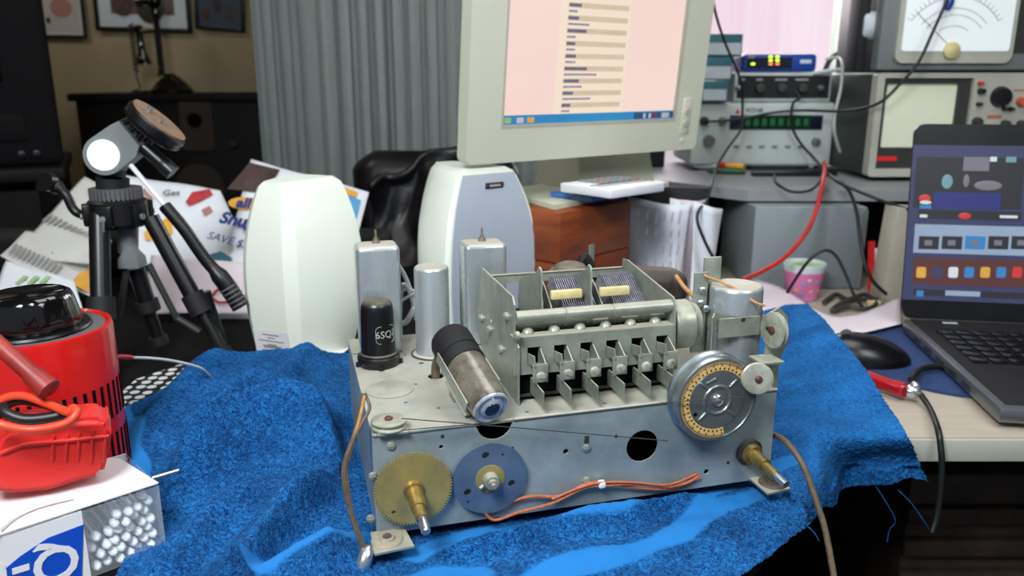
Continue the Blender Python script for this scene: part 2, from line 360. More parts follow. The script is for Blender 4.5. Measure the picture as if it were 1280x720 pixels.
g.box(ef + ax * EL * .4 - upx * .0185, (.03, EL * .5, .0012), R3, .0004); g.build('clamp', 'steel', eye)
g = G(); g.bx((.0745, .048, 0), (.0765, .066, .028), .0005); g.bx((.0745, .048, 0), (.098, .068, .0014)); g.bx((.096, .05, 0), (.098, .066, .018)); g.build('bracket', 'steel', eye)
g = G(); g.tube([eb + ax * .002 - upx * .004, eb + ax * .01 - upx * .016 , (.0715, .113, .012), (.0715, .1155, -.006)], .0042, 10, 6); g.build('cable', 'wire_br', eye)

# --- gears, discs and control shafts on the front
gc = (.030, -.0465)
N_ = 76; out = []
for k in range(N_):
    for f, r in ((0, .0297), (.3, .0297), (.42, .0316), (.8, .0316), (.95, .0297)):
        a = 2 * PI * (k + f) / N_; out.append((gc[0] + r * math.cos(a), gc[1] + r * math.sin(a)))
g = G(); g.plate(out, [circ(gc[0] - .0165, gc[1] - .018, .0017, 10), circ(gc[0] + .0005, gc[1] + .027, .0009, 8)], .0018, T(0, -.0078, 0)); gear = rp('brass_gear', g, 'brass', sm=False)
ce = fl(518, 606, -.008); tip = fl(534, 669, -.058)
shx = (tip - Vector((gc[0], -.008, gc[1]))); SL = shx.length
g = G(); g.lathe((gc[0], -.004, gc[1]), shx, [(0, .0085), (.006, .0085), (.006, .0068), (SL * .50, .0064), (SL * .51, .0052), (SL * .72, .005), (SL * .72, .001)], 28); g.build('shaft_bushing', 'brass_bright', gear)
g = G(); g.lathe((gc[0], -.004, gc[1]), shx, [(SL * .7, .0036), (SL * .98, .0036), (SL * 1.0, .003)], 24); g.build('shaft_tip', 'alu_bright', gear)
dc = (.0935, -.0475)
g = G(); g.plate(circ(*dc, .0312, 64), [circ(dc[0] - .0035, dc[1] + .0215, .0032, 12), circ(dc[0] + .0185, dc[1] - .0065, .0030, 12), circ(dc[0] - .019, dc[1] - .0095, .0032, 12), circ(dc[0] + .011, dc[1] + .02, .0013, 8), circ(dc[0] - .0185, dc[1] - .0185, .0012, 8)], .0016, T(0, -.0055, 0))
disc = rp('tuning_disc', g, 'bluegrey')
g = G(); g.lathe((dc[0], -.0052, dc[1]), (0, -1, 0), [(0, .0125), (.0008, .0125), (.0012, .0118), (.0012, .001)], 36); g.build('hub_washer', 'brass', disc)
g = G(); g.lathe((dc[0], -.006, dc[1]), (0, -1, 0), [(0, .0068), (.007, .0066), (.008, .0058), (.008, .004), (.0115, .0038), (.0115, .0022), (.014, .002)], 28); g.cyl((dc[0] - .006, -.008, dc[1] - .004), (dc[0] - .009, -.008, dc[1] - .006), .0018); g.build('hub', 'steel', disc)
# right control shaft
sc = fl(938, 566, -.004); st = fl(983, 606, -.052); sv = st - sc; SL2 = sv.length
g = G(); g.lathe(sc + Vector((0, .004, 0)), sv, [(0, .0128), (.003, .0128), (.004, .0108)], 36); sh = rp('shaft_washer', g, 'steel_dark')
g = G(); g.lathe(sc, sv, [(0, .0098), (.005, .0094), (.005, .0066), (SL2 * .42, .0062), (SL2 * .43, .0046), (SL2 * .72, .0044), (SL2 * .72, .001)], 28); rp('control_shaft', g, 'brass_bright')
g = G(); g.lathe(sc, sv, [(SL2 * .7, .0034), (SL2 * 1.0, .0032)], 20); rp('shaft_tip', g, 'alu_bright')

# --- feet
def foot(cx, cy, x0, x1, y0, m):
    g = G(); g.plate([(x0, y0), (x1, y0 + .003), (x1 - .004, .001), (x0, .001)], [], .0018, T(0, 0, -H + .0026) @ ZP)
    f = rp('foot_plate', g, 'steel')
    g = G(); g.lathe((cx, cy, -H), (0, 0, 1), [(0, .0125), (.003, .0128), (.0042, .0118), (.0042, .0066), (.0058, .006), (.0058, .001)], 32); g.build('rubber_grommet', m, f)
    g = G(); g.lathe((cx, cy, -H + .0058), (0, 0, 1), [(0, .0036), (.0012, .0034), (.0012, .0002)], 16); g.build('screw', 'rubber_dark', f)
foot(.0068, -.014, -.005, .0265, -.031, 'rubber')
foot(.3555, -.014, .34, .3655, -.030, 'rubber_dark')

# --- left pulley on the corner bracket
g = G(); g.bx((.004, -.006, .0015), (.028, .012, .003)); pb = rp('pulley_bracket', g, 'steel')
pc = tl(486, 530, .006)
def pulley(c, axis, r, w, parent=None, label=None):
    axis = Vector(axis).normalized(); c = Vector(c)
    g = G(); g.lathe(c - axis * w, axis, [(0, r * .92), (w * .12, r), (w * .28, r), (w * .48, r * .86), (w * .62, r * .86), (w * .8, r), (w * .95, r), (w, r * .94), (w * 1.02, r * .3), (w * 1.02, .0001)], 44)
    o = rp('pulley', g, 'pulley', parent, label)
    g = G(); g.lathe(c, axis, [(0, r * .24), (.0016, r * .23), (.0024, r * .15), (.0025, .0001)], 20); g.build('rivet', 'rivet', o); return o
pulley((pc.x, pc.y, .0100), (0, 0, 1), .0140, .0068, label='pulley lying flat at the left front corner')
# --- right arm plate and its two pulleys
def fp(*a, y=0.0): return [(fl(u, v, y).x, fl(u, v, y).z) for u, v in a]
g = G(); g.plate(fp((938, 602), (962, 602), (968, 520), (974, 452), (986, 425), (985, 396), (975, 384), (962, 392), (956, 450), (944, 492), (942, 545), y=.012), [], .0022, T(0, .012, 0)); rp('arm_plate', g, 'steel')
g = G(); a_ = fl(966, 448, .004); g.bx((a_.x - .018, -.008, a_.z - .0008), (a_.x + .004, .014, a_.z + .0008)); rp('arm_ledge', g, 'steel')
def wdir(x, y, z=0): return RMi.to_3x3() @ Vector((x, y, z))
pA = fl(965, 413, -.002); pulley(pA, wdir(-.93, -.37, .03), .0158, .0055, label='upper pulley beside the round can, turned sideways')
pB = fl(948, 474, -.034); pulley(pB, wdir(.05, -1, .12), .0132, .0062, label='lower pulley overlapping the dial drum')
g = G(); g.cyl(pB + Vector((0, .004, 0)), (pB.x + .004, .014, pB.z), .0022); g.cyl(pA + Vector((0, .004, 0)), (pA.x + .004, .016, pA.z), .0022); rp('pulley_axle', g, 'steel_dark')

# --- dial drum
dcn = fl(897, 500, -.024)
g = G(); R_ = .0385
g.lathe((dcn.x, -.024, dcn.z), (0, 1, 0), [(0, .0001), (0, R_ * .66), (.0006, R_ * .67), (.0006, R_ * .90), (-.0006, R_ * .905), (-.0004, R_ * .955), (.0025, R_), (.006, R_ * 1.0), (.0075, R_ * .94), (.0135, R_ * .94), (.015, R_), (.018, R_), (.0195, R_ * .95), (.0195, .0001)], 72, False, False)
drum = rp('dial_drum', g, 'dial')
a0, a1 = math.radians(30), math.radians(285)
def arcband(r0, r1, a0, a1, y, n=60):
    g = G(); g.plate(circ(dcn.x, dcn.z, r1, n, a0, a1) + circ(dcn.x, dcn.z, r0, n, a1, a0), [], .0004, T(0, y, 0)); return g
g = arcband(R_ * .685, R_ * .885, a0, a1, -.0241); card = g.build('dial_scale', 'scale', drum)
g = G()
for k in range(92):
    a = a0 + (a1 - a0) * (k + .5) / 92; big = k % 5 == 0
    r0, r1 = (R_ * .79, R_ * .875) if big else (R_ * .825, R_ * .875)
    rm = (r0 + r1) / 2; c = Vector((dcn.x + rm * math.cos(a), -.0243, dcn.z + rm * math.sin(a)))
    g.box(c, (r1 - r0, .0003, .0005 if not big else .0007), Matrix.Rotation(-a, 3, 'Y'))
    if k % 3 == 0:
        rm = R_ * .735; c = Vector((dcn.x + rm * math.cos(a), -.0243, dcn.z + rm * math.sin(a))); g.box(c, (R_ * .045, .0003, .0011), Matrix.Rotation(-a, 3, 'Y'))
g.build('scale_marks', 'ink', card, sm=False)
g = G(); g.lathe((dcn.x, -.024, dcn.z), (0, -1, 0), [(0, R_ * .36), (.0012, R_ * .34), (.0012, R_ * .30), (0, R_ * .28)], 40, False, False)
for a in (45, 135, 225, 315, 112): 
    a = math.radians(a); c = Vector((dcn.x + R_ * .5 * math.cos(a), -.0245, dcn.z + R_ * .5 * math.sin(a))); g.box(c, (R_ * .24, .0014, .0016), Matrix.Rotation(-a if a != math.radians(112) else -a + PI / 2, 3, 'Y'), .0005)
g.build('embossed_ribs', 'dial', drum)
g = G(); g.lathe((dcn.x, -.024, dcn.z), (0, -1, 0), [(0, .0052), (.002, .005), (.0026, .0042), (.0018, .0026), (.003, .002), (.0032, .0002)], 24); g.build('centre_screw', 'alu_bright', drum)
g = G(); a = math.radians(208); g.lathe((dcn.x + R_ * .6 * math.cos(a), -.0243, dcn.z + R_ * .6 * math.sin(a)), (0, -1, 0), [(0, .0018), (.0002, .0018)], 14); g.build('dial_hole', 'void', drum)
g = G(); g.cyl((dcn.x, -.006, dcn.z), (dcn.x, .02, dcn.z), .006); g.build('axle', 'steel_dark', drum)

# --- dial cord
g = G()
def fpt(u, v, y=-.012): return fl(u, v, y)
g.tube([fpt(502, 523, -.01), fpt(650, 535), fpt(835, 551, -.016)], .00045, 6, 0); g.tube([fpt(502, 538, -.012), fpt(650, 525), fpt(838, 503, -.026), fpt(930, 496, -.037)], .00045, 6, 0)
rp('dial_cord', g, 'cord')

# --- front wiring
def wire(pts, r, m, name='wire', parent=None, label=None):
    g = G(); g.tube([Vector(p) for p in pts], r, 8, 6); return rp(name, g, m, parent, label)
wire([fpt(605, 640, -.003), fpt(620, 634, -.004), fpt(660, 621, -.004), fpt(700, 620, -.004), fpt(730, 606, -.004), fpt(755, 603, -.0045), fpt(790, 609, -.004), fpt(830, 611, -.004), fpt(860, 603, -.004), fpt(874, 594, -.002)], .0013, 'wire_or')
wire([fpt(604, 638, -.004), fpt(618, 650, -.005), fpt(650, 640, -.006), fpt(690, 629, -.0055), fpt(730, 610, -.0055), fpt(755, 607, -.006), fpt(800, 605, -.0055), fpt(840, 608, -.005), fpt(875, 597, -.002)], .0013, 'wire_or')
wire([fpt(690, 624, -.006), fpt(740, 605, -.007), fpt(790, 603, -.007), fpt(835, 606, -.006), fpt(872, 592, -.002)], .0011, 'wire_or')
g = G(); p = fpt(752, 605, -.0055); g.box(p, (.0065, .006, .0062), None, .0015); rp('wire_tie', g, 'white')
# left side wiring with a crimped end
def wl(u, v, x): return sl(u, v, x)
wire([fl(455, 492, .008), fl(444, 540, .002), fl(432, 575, -.004), fl(430, 600, -.008), fl(438, 640, -.013), fl(452, 680, -.020), fl(459, 693, -.022)], .0019, 'wire_br', label='brown grey wire down the left corner')
wire([fl(456, 494, .006), fl(448, 530, 0), fl(437, 568, -.005), fl(432, 590, -.009), fl(441, 645, -.015), fl(455, 684, -.021)], .0014, 'wire_tan', label='tan cloth wire down the left corner')
wire([fl(456, 492, .01), fl(462, 510, .002), fl(452, 530, -.003), fl(438, 560, -.007), fl(431, 590, -.011), fl(440, 640, -.017), fl(458, 690, -.024)], .0013, 'wire_br')
g = G(); a = fl(462, 682, -.020); b = fl(448, 722, -.034); g.lathe(a, b - a, [(0, .003), (.004, .0062), (.016, .0062), (.018, .0045), (.03, .0042), (.031, .002)], 18); rp('cable_lug', g, 'alu_bright')

# --- push button tuner and tuning condenser
x0, x1 = .128, .272
g = G()
def plate_x(x, pts, th=.0016, holes=()):
    """plate perpendicular to local x; pts in (y,z)"""
    g.plate(pts, list(holes), th, T(x, 0, 0) @ XP)
plate_x(x0 - .0016, [(.027, .0), (.15, .0), (.176, .02), (.180, .055), (.168, .078), (.155, .092), (.148, .092), (.046, .092), (.040, .086), (.040, .062), (.027, .052)], holes=[circ(.12, .05, .003, 10)])
left = g; o = rp('end_plate', left, 'steel', label='left end plate of the tuner')
# rounded fittings on the left plate
for (u, v) in ((603, 398), (634, 396), (613, 412), (627, 437), (648, 420)):
    p = sl(u, v, x0 - .002); g = G(); g.lathe((x0 - .0016, p.y, p.z), (-1, 0, 0), [(0, .0042), (.003, .004), (.0045, .002), (.0046, .0002)], 18); g.build('bolt', 'steel', o)
g = G(); plate_x(x1, [(.030, .0), (.15, .0), (.150, .094), (.138, .095), (.036, .083), (.033, .075), (.030, .04)]); rp('end_plate', g, 'steel', label='right end plate of the tuner')
# dividers, visible over the roller
for (ut, vt) in ((674, 334), (736, 331)):
    pt = fl(ut, vt, .086); g = G()
    plate_x(pt.x, [(.076, .03), (.15, .03), (.156, .06), (.150, .080), (.118, pt.z - .016), (.094, pt.z - .006), (.088, pt.z), (.083, pt.z - .001), (.080, pt.z - .008), (.081, pt.z - .024), (.078, .075), (.0765, .062)]); rp('divider_plate', g, 'steel')
a = fl(622, 344, .150); b = fl(788, 336, .150)
g = G(); g.bx((x0, .147, a.z - .008), (x1 + .001, .1486, a.z)); g.bx((x0, .147, a.z - .0012), (x1 + .001, .154, a.z)); rp('top_bar', g, 'steel')
g = G(); g.bx((x0, .150, 0), (x1, .152, .05)); rp('rear_plate', g, 'steel_dark')
# fin packs
for (ul, ur, vt, vb, lab) in ((689, 726, 345, 386, 'left'), (750, 785, 342, 383, 'right')):
    A_ = fl(ul, vt, .128); B_ = fl(ur, vt, .128); C_ = fl(ul, vb, .075)
    g = G(); n = 15
    for k in range(n):
        x = A_.x + (B_.x - A_.x) * k / (n - 1); g.plate([(.084, C_.z - .012), (.135, C_.z - .012), (.140, A_.z - .012), (.130, A_.z), (.120, A_.z - .001), (.088, A_.z - .020)], [], .0006, T(x, 0, 0) @ XP)
    o = rp('condenser_plates', g, 'fins', label=lab + ' pack of thin parallel condenser plates', sm=False)
    ca = fl(ul - 1, 369 if lab == 'left' else 365, .090); cb = fl(ur + 1, 364 if lab == 'left' else 361, .090)
    g = G(); g.box(((ca.x + cb.x) / 2, .090, ca.z), (cb.x - ca.x, .006, .0085), None, .0014); g.build('insulator_bar', 'ceramic', o)
    g = G(); g.plate([(.068, .05), (.13, .05), (.138, A_.z - .008), (.126, A_.z), (.112, A_.z - .006), (.078, A_.z - .03)], [], .0012, T(A_.x - .012, 0, 0) @ XP); g.build('cam_plate', 'steel', o)
# roller and threaded shaft
ra = fl(642, 397, .036); rb = fl(838, 386, .036); rz = (ra.z + rb.z) / 2
g = G(); L = x1 + .002 - x0
prof = [(0, .0058)]
for f in (.30, .60):
    prof += [(L * f - .001, .0058), (L * f - .0004, .0052), (L * f + .0004, .0052), (L * f + .001, .0058)]
prof += [(L, .0058)]
g.lathe((x0, .040, rz), (1, 0, 0), prof, 28); rp('roller', g, 'steel')
g = G(); pr = []
for k in range(150):
    f = k / 149; thr = (int(f * 10) % 2 == 0) or f < .5
    pr.append((f * (L - .006), .0042 if (k % 2 and thr) else .0034))
g.lathe((x0 + .004, .052, rz - .013), (1, 0, 0), pr, 18); rp('threaded_shaft', g, 'steel')
# comb plate with six windows
ly = .030; zc0, zc1 = .0265, .0600; pitch = .0238; xs = [.1415 + pitch * k for k in range(6)]
g = G(); g.plate([(.1235, zc0), (.2715, zc0 - .001), (.2715, zc1 - .0005), (.1235, zc1)], [[(x - .0058, .036), (x + .0052, .036), (x + .0052, .0505), (x - .0058, .0505)] for x in xs], .0014, T(0, ly, 0)); rp('comb_plate', g, 'steel')
g = G(); g.bx((.1235, ly + .0014, .0585), (.2715, ly + .012, .0600)); rp('comb_plate_lip', g, 'steel')
g = G(); g.bx((.129, .060, .001), (.2715, .062, .056)); g.bx((.129, .0375, .0015), (.2715, .0385, .0262)); g.bx((.129, .034, .0262), (.2715, .06, .0268)); rp('tuner_back_shade', g, 'void')  # black sheets stand in for shade in the gaps behind comb and levers
g = G(); g.bx((.129, .0352, .004), (.272, .0365, .0065)); rp('slide_rail', g, 'steel_dark')
for i, x in enumerate(xs):
    # U shaped tongue with its screw
    g = G(); g.box((x - .0048, ly - .005, .0415), (.0012, .026, .009), Matrix.Rotation(-.18, 3, 'X')); 
    g.plate([(-.016, .026), (.006, .036), (.006, .0505), (.0035, .0505), (-.016, .040)], [], .0011, T(x + .0052, ly, 0) @ XP)
    g.box((x + .0005, ly - .0165, .0330), (.0136, .0013, .0165), None, .0005); k = rp('button_bracket', g, 'steel')
    g = G(); g.lathe((x + .001, ly - .017, .030), (0, -1, 0), [(0, .0045), (.0016, .0045), (.0026, .0032), (.0027, .0002)], 20); g.box((x + .001, ly - .0202, .030), (.0066, .0004, .0009), Matrix.Rotation(.3 * i, 3, 'Y')); g.build('screw', 'pulley', k)
    g = G(); g.plate([(0, .0085), (.036, .0085), (.036, .0225), (0, .0220)], [], .0012, T(x - .002, -.002, 0) @ XP); rp('push_lever', g, 'steel', sm=False)
    g = G(); g.lathe((x - .002, .042, .054), (0, 0, 1), [(0, .006), (.006, .0056), (.009, .004), (.0105, .0012), (.0106, .0002)], 16); rp('cam_knob', g, 'steel')
# motor drum
g = G(); g.lathe((.2775, .058, .0505), (1, 0, 0), [(0, .0185), (.001, .0215), (.003, .0228), (.020, .0228), (.022, .0205), (.024, .019), (.028, .019), (.0285, .006), (.034, .006)], 44); rp('clutch_drum', g, 'steel')
# dark things behind
p = fl(713, 334, .200); g = G(); g.lathe((p.x, .200, p.z - .03), (0, 0, 1), [(0, .0185), (.026, .0185), (.030, .0175), (.033, .015), (.0355, .009), (.036, .0002)], 32); rp('dusty_cap', g, 'grey_dusty')
g = G(); g.lathe((p.x, .200, p.z - .002 - .028), (0, 0, 1), [(0, .022), (.027, .022)], 32); rp('cap_flange', g, 'grey_dusty')
g = G(); p = fl(732, 322, .215); g.tube([p + Vector((-.012, 0, -.02)), p + Vector((-.004, 0, -.002)), p, p + Vector((.006, 0, -.01)), p + Vector((.01, 0, -.03))], .005, 8); rp('dark_clip', g, 'black_matte')
p = fl(800, 350, .215); g = G(); g.box((p.x + .012, .215, p.z - .022), (.082, .045, .072), Matrix.Rotation(.12, 3, 'Y'), .018, 5); rp('transformer_cover', g, 'brown_cover')
g = G(); g.tube([fl(845, 345, .19), fl(856, 360, .17), fl(868, 372, .15), fl(872, 390, .14)], .0024, 8); rp('lead', g, 'wire_tan')

# --- round can at right with clamp
cc = Vector((.3515, .0635))
tz = .0830
g = G(); g.lathe((*cc, 0), (0, 0, 1), [(0, .0250), (tz - .004, .0250), (tz - .001, .0240), (tz, .0225), (tz - .0008, .021), (tz - .0008, .0001)], 48); can = rp('round_can', g, 'alu', label='wide round can held by a metal band')
g = G(); zb = .0500
g.lathe((*cc, zb - .009), (0, 0, 1), [(0, .0258), (0.018, .0258)], 48, False, False)
g.bx((cc.x - .032, cc.y - .028, zb - .009), (cc.x + .012, cc.y - .0265, zb + .009)); g.box((cc.x - .036, cc.y - .024, zb - .003), (.0015, .016, .03), Matrix.Rotation(-.6, 3, 'Z')); g.bx((cc.x + .01, cc.y - .028, zb - .009), (cc.x + .026, cc.y - .0265, zb + .009)); g.build('clamp_band', 'steel', can)
g = G()
for (u0, u1, vt, vb, y) in ((869, 880, 341, 440, .066), (881, 893, 322, 470, .078)):
    a = fl(u0, vt, y); b = fl(u1, vb, y); g.bx((a.x, y, max(b.z, 0)), (b.x, y + .003, a.z), .0012)
rp('bracket_upright', g, 'steel')
for (u, v) in ((878, 362), (882, 385), (876, 378), (872, 393)):
    p = fl(u, v, .064); g = G(); g.lathe(p, (-.3, -1, 0), [(0, .0034), (.003, .003), (.004, .0015)], 14); rp('screw', g, 'alu_bright')
g = G(); p = fl(930, 400, .034); g.lathe((p.x, .0355, p.z), (0, -1, 0), [(0, .0022), (.0006, .002)], 12); rp('rivet', g, 'steel_dark')
wire([fl(878, 341, .07), fl(884, 346, .064), fl(900, 352, .06), fl(925, 364, .05), fl(942, 377, .035), fl(955, 382, .02)], .0013, 'wire_tan', label='tan wire over the round can')
# white leads between the cans, and the lead out at the right end
wire([tl(500, 395, .02), fl(504, 355, .235), fl(515, 375, .24), fl(517, 395, .235)], .0022, 'wire_wh')
wire([fl(497, 330, .24), fl(506, 345, .243), fl(516, 372, .24), fl(520, 400, .235)], .0024, 'wire_wh')
wire([fl(499, 366, .238), fl(508, 362, .24), fl(519, 364, .238)], .0018, 'wire_wh')
wire([fl(499, 378, .236), fl(508, 372, .236), fl(519, 366, .234)], .0018, 'wire_wh')
wire([fl(499, 404, .232), fl(508, 402, .23), fl(518, 385, .228)], .0030, 'wire_wh')
# ================================================================== TOWEL
TZ = .757
def cr(p0, p1, p2, p3, t):
    return .5 * ((2 * p1) + (p2 - p0) * t + (2 * p0 - 5 * p1 + 4 * p2 - p3) * t * t + (3 * p1 - p0 - 3 * p2 + p3) * t ** 3)
def W_(u, v, z): return onz(u, v, z)
cols = [
 [W_(156, 508, .762), W_(150, 545, .757), W_(158, 590, .756), W_(185, 640, .756), W_(160, 690, .757), W_(132, 745, .757), W_(120, 800, .757)],
 [W_(200, 488, .765), W_(195, 530, .762), W_(195, 580, .758), W_(215, 630, .757), W_(205, 685, .758), W_(190, 740, .757), W_(185, 800, .757)],
 [W_(255, 462, .782), W_(255, 500, .778), W_(255, 550, .77), W_(262, 610, .762), W_(262, 670, .760), W_(260, 735, .757), W_(260, 800, .757)],
 [W_(335, 437, .800), W_(335, 470, .792), W_(335, 520, .782), W_(340, 590, .766), W_(345, 655, .76), W_(350, 730, .757), W_(350, 800, .757)],
 [W_(410, 441, .785), W_(412, 475, .78), W_(415, 525, .774), W_(420, 585, .763), W_(430, 650, .758), W_(440, 725, .757), W_(440, 800, .757)],
 [W_(520, 440, .757), W_(520, 470, .757), W_(520, 525, .757), W_(520, 585, .757), W_(525, 650, .757), W_(530, 725, .757), W_(535, 800, .757)],
 [W_(640, 445, .757), W_(650, 470, .757), W_(660, 515, .757), W_(670, 575, .757), W_(685, 635, .757), W_(700, 710, .757), W_(710, 790, .752)],
 [W_(760, 430, .757), W_(775, 460, .757), W_(790, 500, .757), W_(805, 560, .757), W_(820, 625, .757), W_(840, 700, .757), W_(850, 780, .748)],
 [W_(860, 405, .757), W_(875, 435, .757), W_(895, 485, .757), W_(910, 540, .757), W_(925, 595, .757), W_(930, 650, .757), W_(925, 724, .748)],
 [W_(940, 392, .775), W_(958, 430, .772), W_(975, 475, .767), W_(990, 525, .760), W_(1000, 570, .757), W_(1008, 610, .756), W_(1003, 664, .748)],
 [W_(970, 384, .795), W_(995, 425, .790), W_(1025, 468, .781), W_(1045, 510, .770), W_(1055, 548, .762), at(1054, 585, .785), at(1052, 618, .780)],
 [W_(990, 380, .806), W_(1025, 425, .799), W_(1062, 470, .788), W_(1088, 512, .775), W_(1095, 548, .763), at(1100, 575, .785), at(1098, 603, .782)],
 [W_(1010, 380, .806), W_(1052, 430, .798), W_(1092, 480, .786), W_(1120, 520, .774), W_(1137, 550, .762), at(1148, 575, .788), at(1161, 603, .785)],
]
# ridges: polyline, half width, height, forward lean
def PL(*a): return [onz(u, v, .775) for u, v in a]
ridges = [
 (PL((226, 592), (266, 560), (310, 540), (360, 526), (402, 534), (420, 568)), .015, .042, -1),
 (PL((414, 590), (378, 622), (338, 668), (300, 718), (270, 765)), .014, .036, -1),
 (PL((330, 596), (255, 650), (185, 712), (140, 770)), .02, .020, .3),
 (PL((345, 492), (290, 520), (245, 555), (215, 600)), .022, .030, .35),
 (PL((350, 432), (300, 452), (240, 480), (190, 520), (165, 560)), .024, .022, .1),
 (PL((400, 440), (375, 470), (365, 505)), .014, .014, 0),
 (PL((440, 655), (380, 690), (320, 730), (280, 760)), .022, .026, .35),
 (PL((330, 600), (270, 650), (215, 720)), .016, .008, 0),
 (PL((545, 668), (640, 656), (740, 632), (830, 616), (905, 606)), .011, .016, 0),
 (PL((600, 700), (680, 680), (770, 670), (850, 640), (900, 630)), .014, .006, 0),
 (PL((985, 470), (1045, 545)), .02, .008, 0), (PL((1020, 420), (1085, 500)), .018, .006, 0), (PL((1000, 520), (1040, 580)), .015, .008, 0), (PL((960, 620), (990, 650)), .02, .004, 0),
]
RR = []
for pl, w, h, ln_ in ridges:
    q = []
    for i in range(len(pl) - 1):
        a, b, c, d = pl[max(i - 1, 0)], pl[i], pl[i + 1], pl[min(i + 2, len(pl) - 1)]
        for k in range(6): q.append(cr(a, b, c, d, k / 6))
    q.append(pl[-1]); RR.append((q, w, h, ln_))
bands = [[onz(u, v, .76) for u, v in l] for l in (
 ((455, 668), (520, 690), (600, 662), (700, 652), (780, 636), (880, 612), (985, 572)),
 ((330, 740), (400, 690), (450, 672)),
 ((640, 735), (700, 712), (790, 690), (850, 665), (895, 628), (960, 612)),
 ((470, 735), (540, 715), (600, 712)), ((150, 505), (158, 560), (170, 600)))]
from mathutils import noise
NS, NT = 420, 230
def ctrl(s, t):
    n = len(cols) - 1; m = len(cols[0]) - 1
    x = s * n; i = min(int(x), n - 1); fx = x - i; y = t * m; j = min(int(y), m - 1); fy = y - j
    def c(a): 
        C = cols[max(0, min(n, a))]; return cr(C[max(j - 1, 0)], C[j], C[j + 1], C[min(j + 2, m)], fy)
    return cr(c(i - 1), c(i), c(i + 1), c(i + 2), fx)
import numpy as np
def npsegd(X, Y, q):
    best = np.full(X.shape, 1e9); bs = np.zeros(X.shape); bt = np.zeros(X.shape)
    for i in range(len(q) - 1):
        ax_, ay = q[i].x, q[i].y; dx, dy = q[i + 1].x - ax_, q[i + 1].y - ay; L2 = dx * dx + dy * dy
        t = np.clip(((X - ax_) * dx + (Y - ay) * dy) / L2, 0, 1); ex = X - ax_ - dx * t; ey = Y - ay - dy * t; d = ex * ex + ey * ey
        m = d < best; best = np.where(m, d, best); bs = np.where(m, dx * ey - dy * ex, bs); bt = np.where(m, (i + t) / (len(q) - 1), bt)
    return np.sqrt(best), bs, bt
base = [[ctrl(i / NS, j / NT) for j in range(NT + 1)] for i in range(NS + 1)]
PX = np.array([[p.x for p in r] for r in base]); PY = np.array([[p.y for p in r] for r in base])
DZ = np.zeros(PX.shape)
for q, w, h, l_ in RR:
    d, sg, tt = npsegd(PX, PY, q)
    ww = np.where(sg < 0, w * (1 - l_), w * (1 + .35 * l_))
    DZ += h * np.exp(-(d / ww) ** 2) * np.minimum(1, .25 + 4 * tt) * np.minimum(1, .25 + 4 * (1 - tt))
BD = [npsegd(PX, PY, q)[0] for q in bands]
bmt = bmesh.new(); lay = bmt.verts.layers.float.new('band'); G_ = []
cross = Vector((.0, 0, 0))
for i in range(NS + 1):
    row = []
    for j in range(NT + 1):
        p = base[i][j].copy(); bandv = 0
        if p.z > .72:
            lp = RMi @ p; under = (-.004 < lp.x < W + .004) and (-.002 < lp.y < D + .004)
            underft = (-.008 < lp.x < .03 or .335 < lp.x < .37) and -.034 < lp.y < .01
            dz = float(DZ[i, j])
            nz_ = noise.noise(p * 14) * .004 + noise.noise(p * 38) * .0018
            # the radio's footprint presses the towel flat
            ddx = max(-lp.x, lp.x - W, 0); ddy = max(-lp.y, lp.y - D, 0); dist = math.hypot(ddx, ddy)
            k = min(1, dist / .018) if not under else 0
            if underft: k = 0
            if lp.y < 0 and 0 < lp.x < W and not underft: k = max(k, min(1, .0 + -lp.y / .012))
            p.z = TZ + (p.z - TZ + dz) * k + nz_ * max(k, .15)
            if k < .3: p.z = min(p.z, .7665)
            nb = noise.noise(p * 22)
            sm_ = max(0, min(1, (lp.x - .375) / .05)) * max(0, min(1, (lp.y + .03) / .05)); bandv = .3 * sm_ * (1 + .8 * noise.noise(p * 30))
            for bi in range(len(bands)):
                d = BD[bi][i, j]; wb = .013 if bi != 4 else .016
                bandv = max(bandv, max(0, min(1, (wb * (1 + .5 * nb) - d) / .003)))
        else:
            p.y += .006 * math.sin(p.x * 90) ; p.z += noise.noise(p * 20) * .004
        p += noise.noise_vector(p * 330) * (.0015 * (1 - bandv)) + noise.noise_vector(p * 120) * .0006
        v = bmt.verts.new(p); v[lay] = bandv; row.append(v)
    G_.append(row)
for i in range(NS):
    for j in range(NT): bmt.faces.new((G_[i][j], G_[i][j + 1], G_[i + 1][j + 1], G_[i + 1][j]))
bmesh.ops.recalc_face_normals(bmt, faces=bmt.faces[:])
me = bpy.data.meshes.new('towel'); bmt.to_mesh(me); bmt.free(); me.polygons.foreach_set('use_smooth', [True] * len(me.polygons))
mt = bpy.data.materials.new('blue_terry_cloth'); mt.use_nodes = True; nt = mt.node_tree; N = nt.nodes; L = nt.links; b = N['Principled BSDF']
tc = N.new('ShaderNodeTexCoord'); at_ = N.new('ShaderNodeAttribute'); at_.attribute_name = 'band'
n1 = N.new('ShaderNodeTexNoise'); n1.inputs['Scale'].default_value = 330; n1.inputs['Detail'].default_value = 3; n1.inputs['Distortion'].default_value = 1.2
n2 = N.new('ShaderNodeTexNoise'); n2.inputs['Scale'].default_value = 26; n2.inputs['Detail'].default_value = 5
for n in (n1, n2): L.new(tc.outputs['Object'], n.inputs['Vector'])
r1 = N.new('ShaderNodeValToRGB'); r1.color_ramp.elements[0].position = .36; r1.color_ramp.elements[1].position = .66
r1.color_ramp.elements[0].color = lin((8, 50, 104)); r1.color_ramp.elements[1].color = lin((36, 116, 186)); L.new(n1.outputs[0], r1.inputs[0])
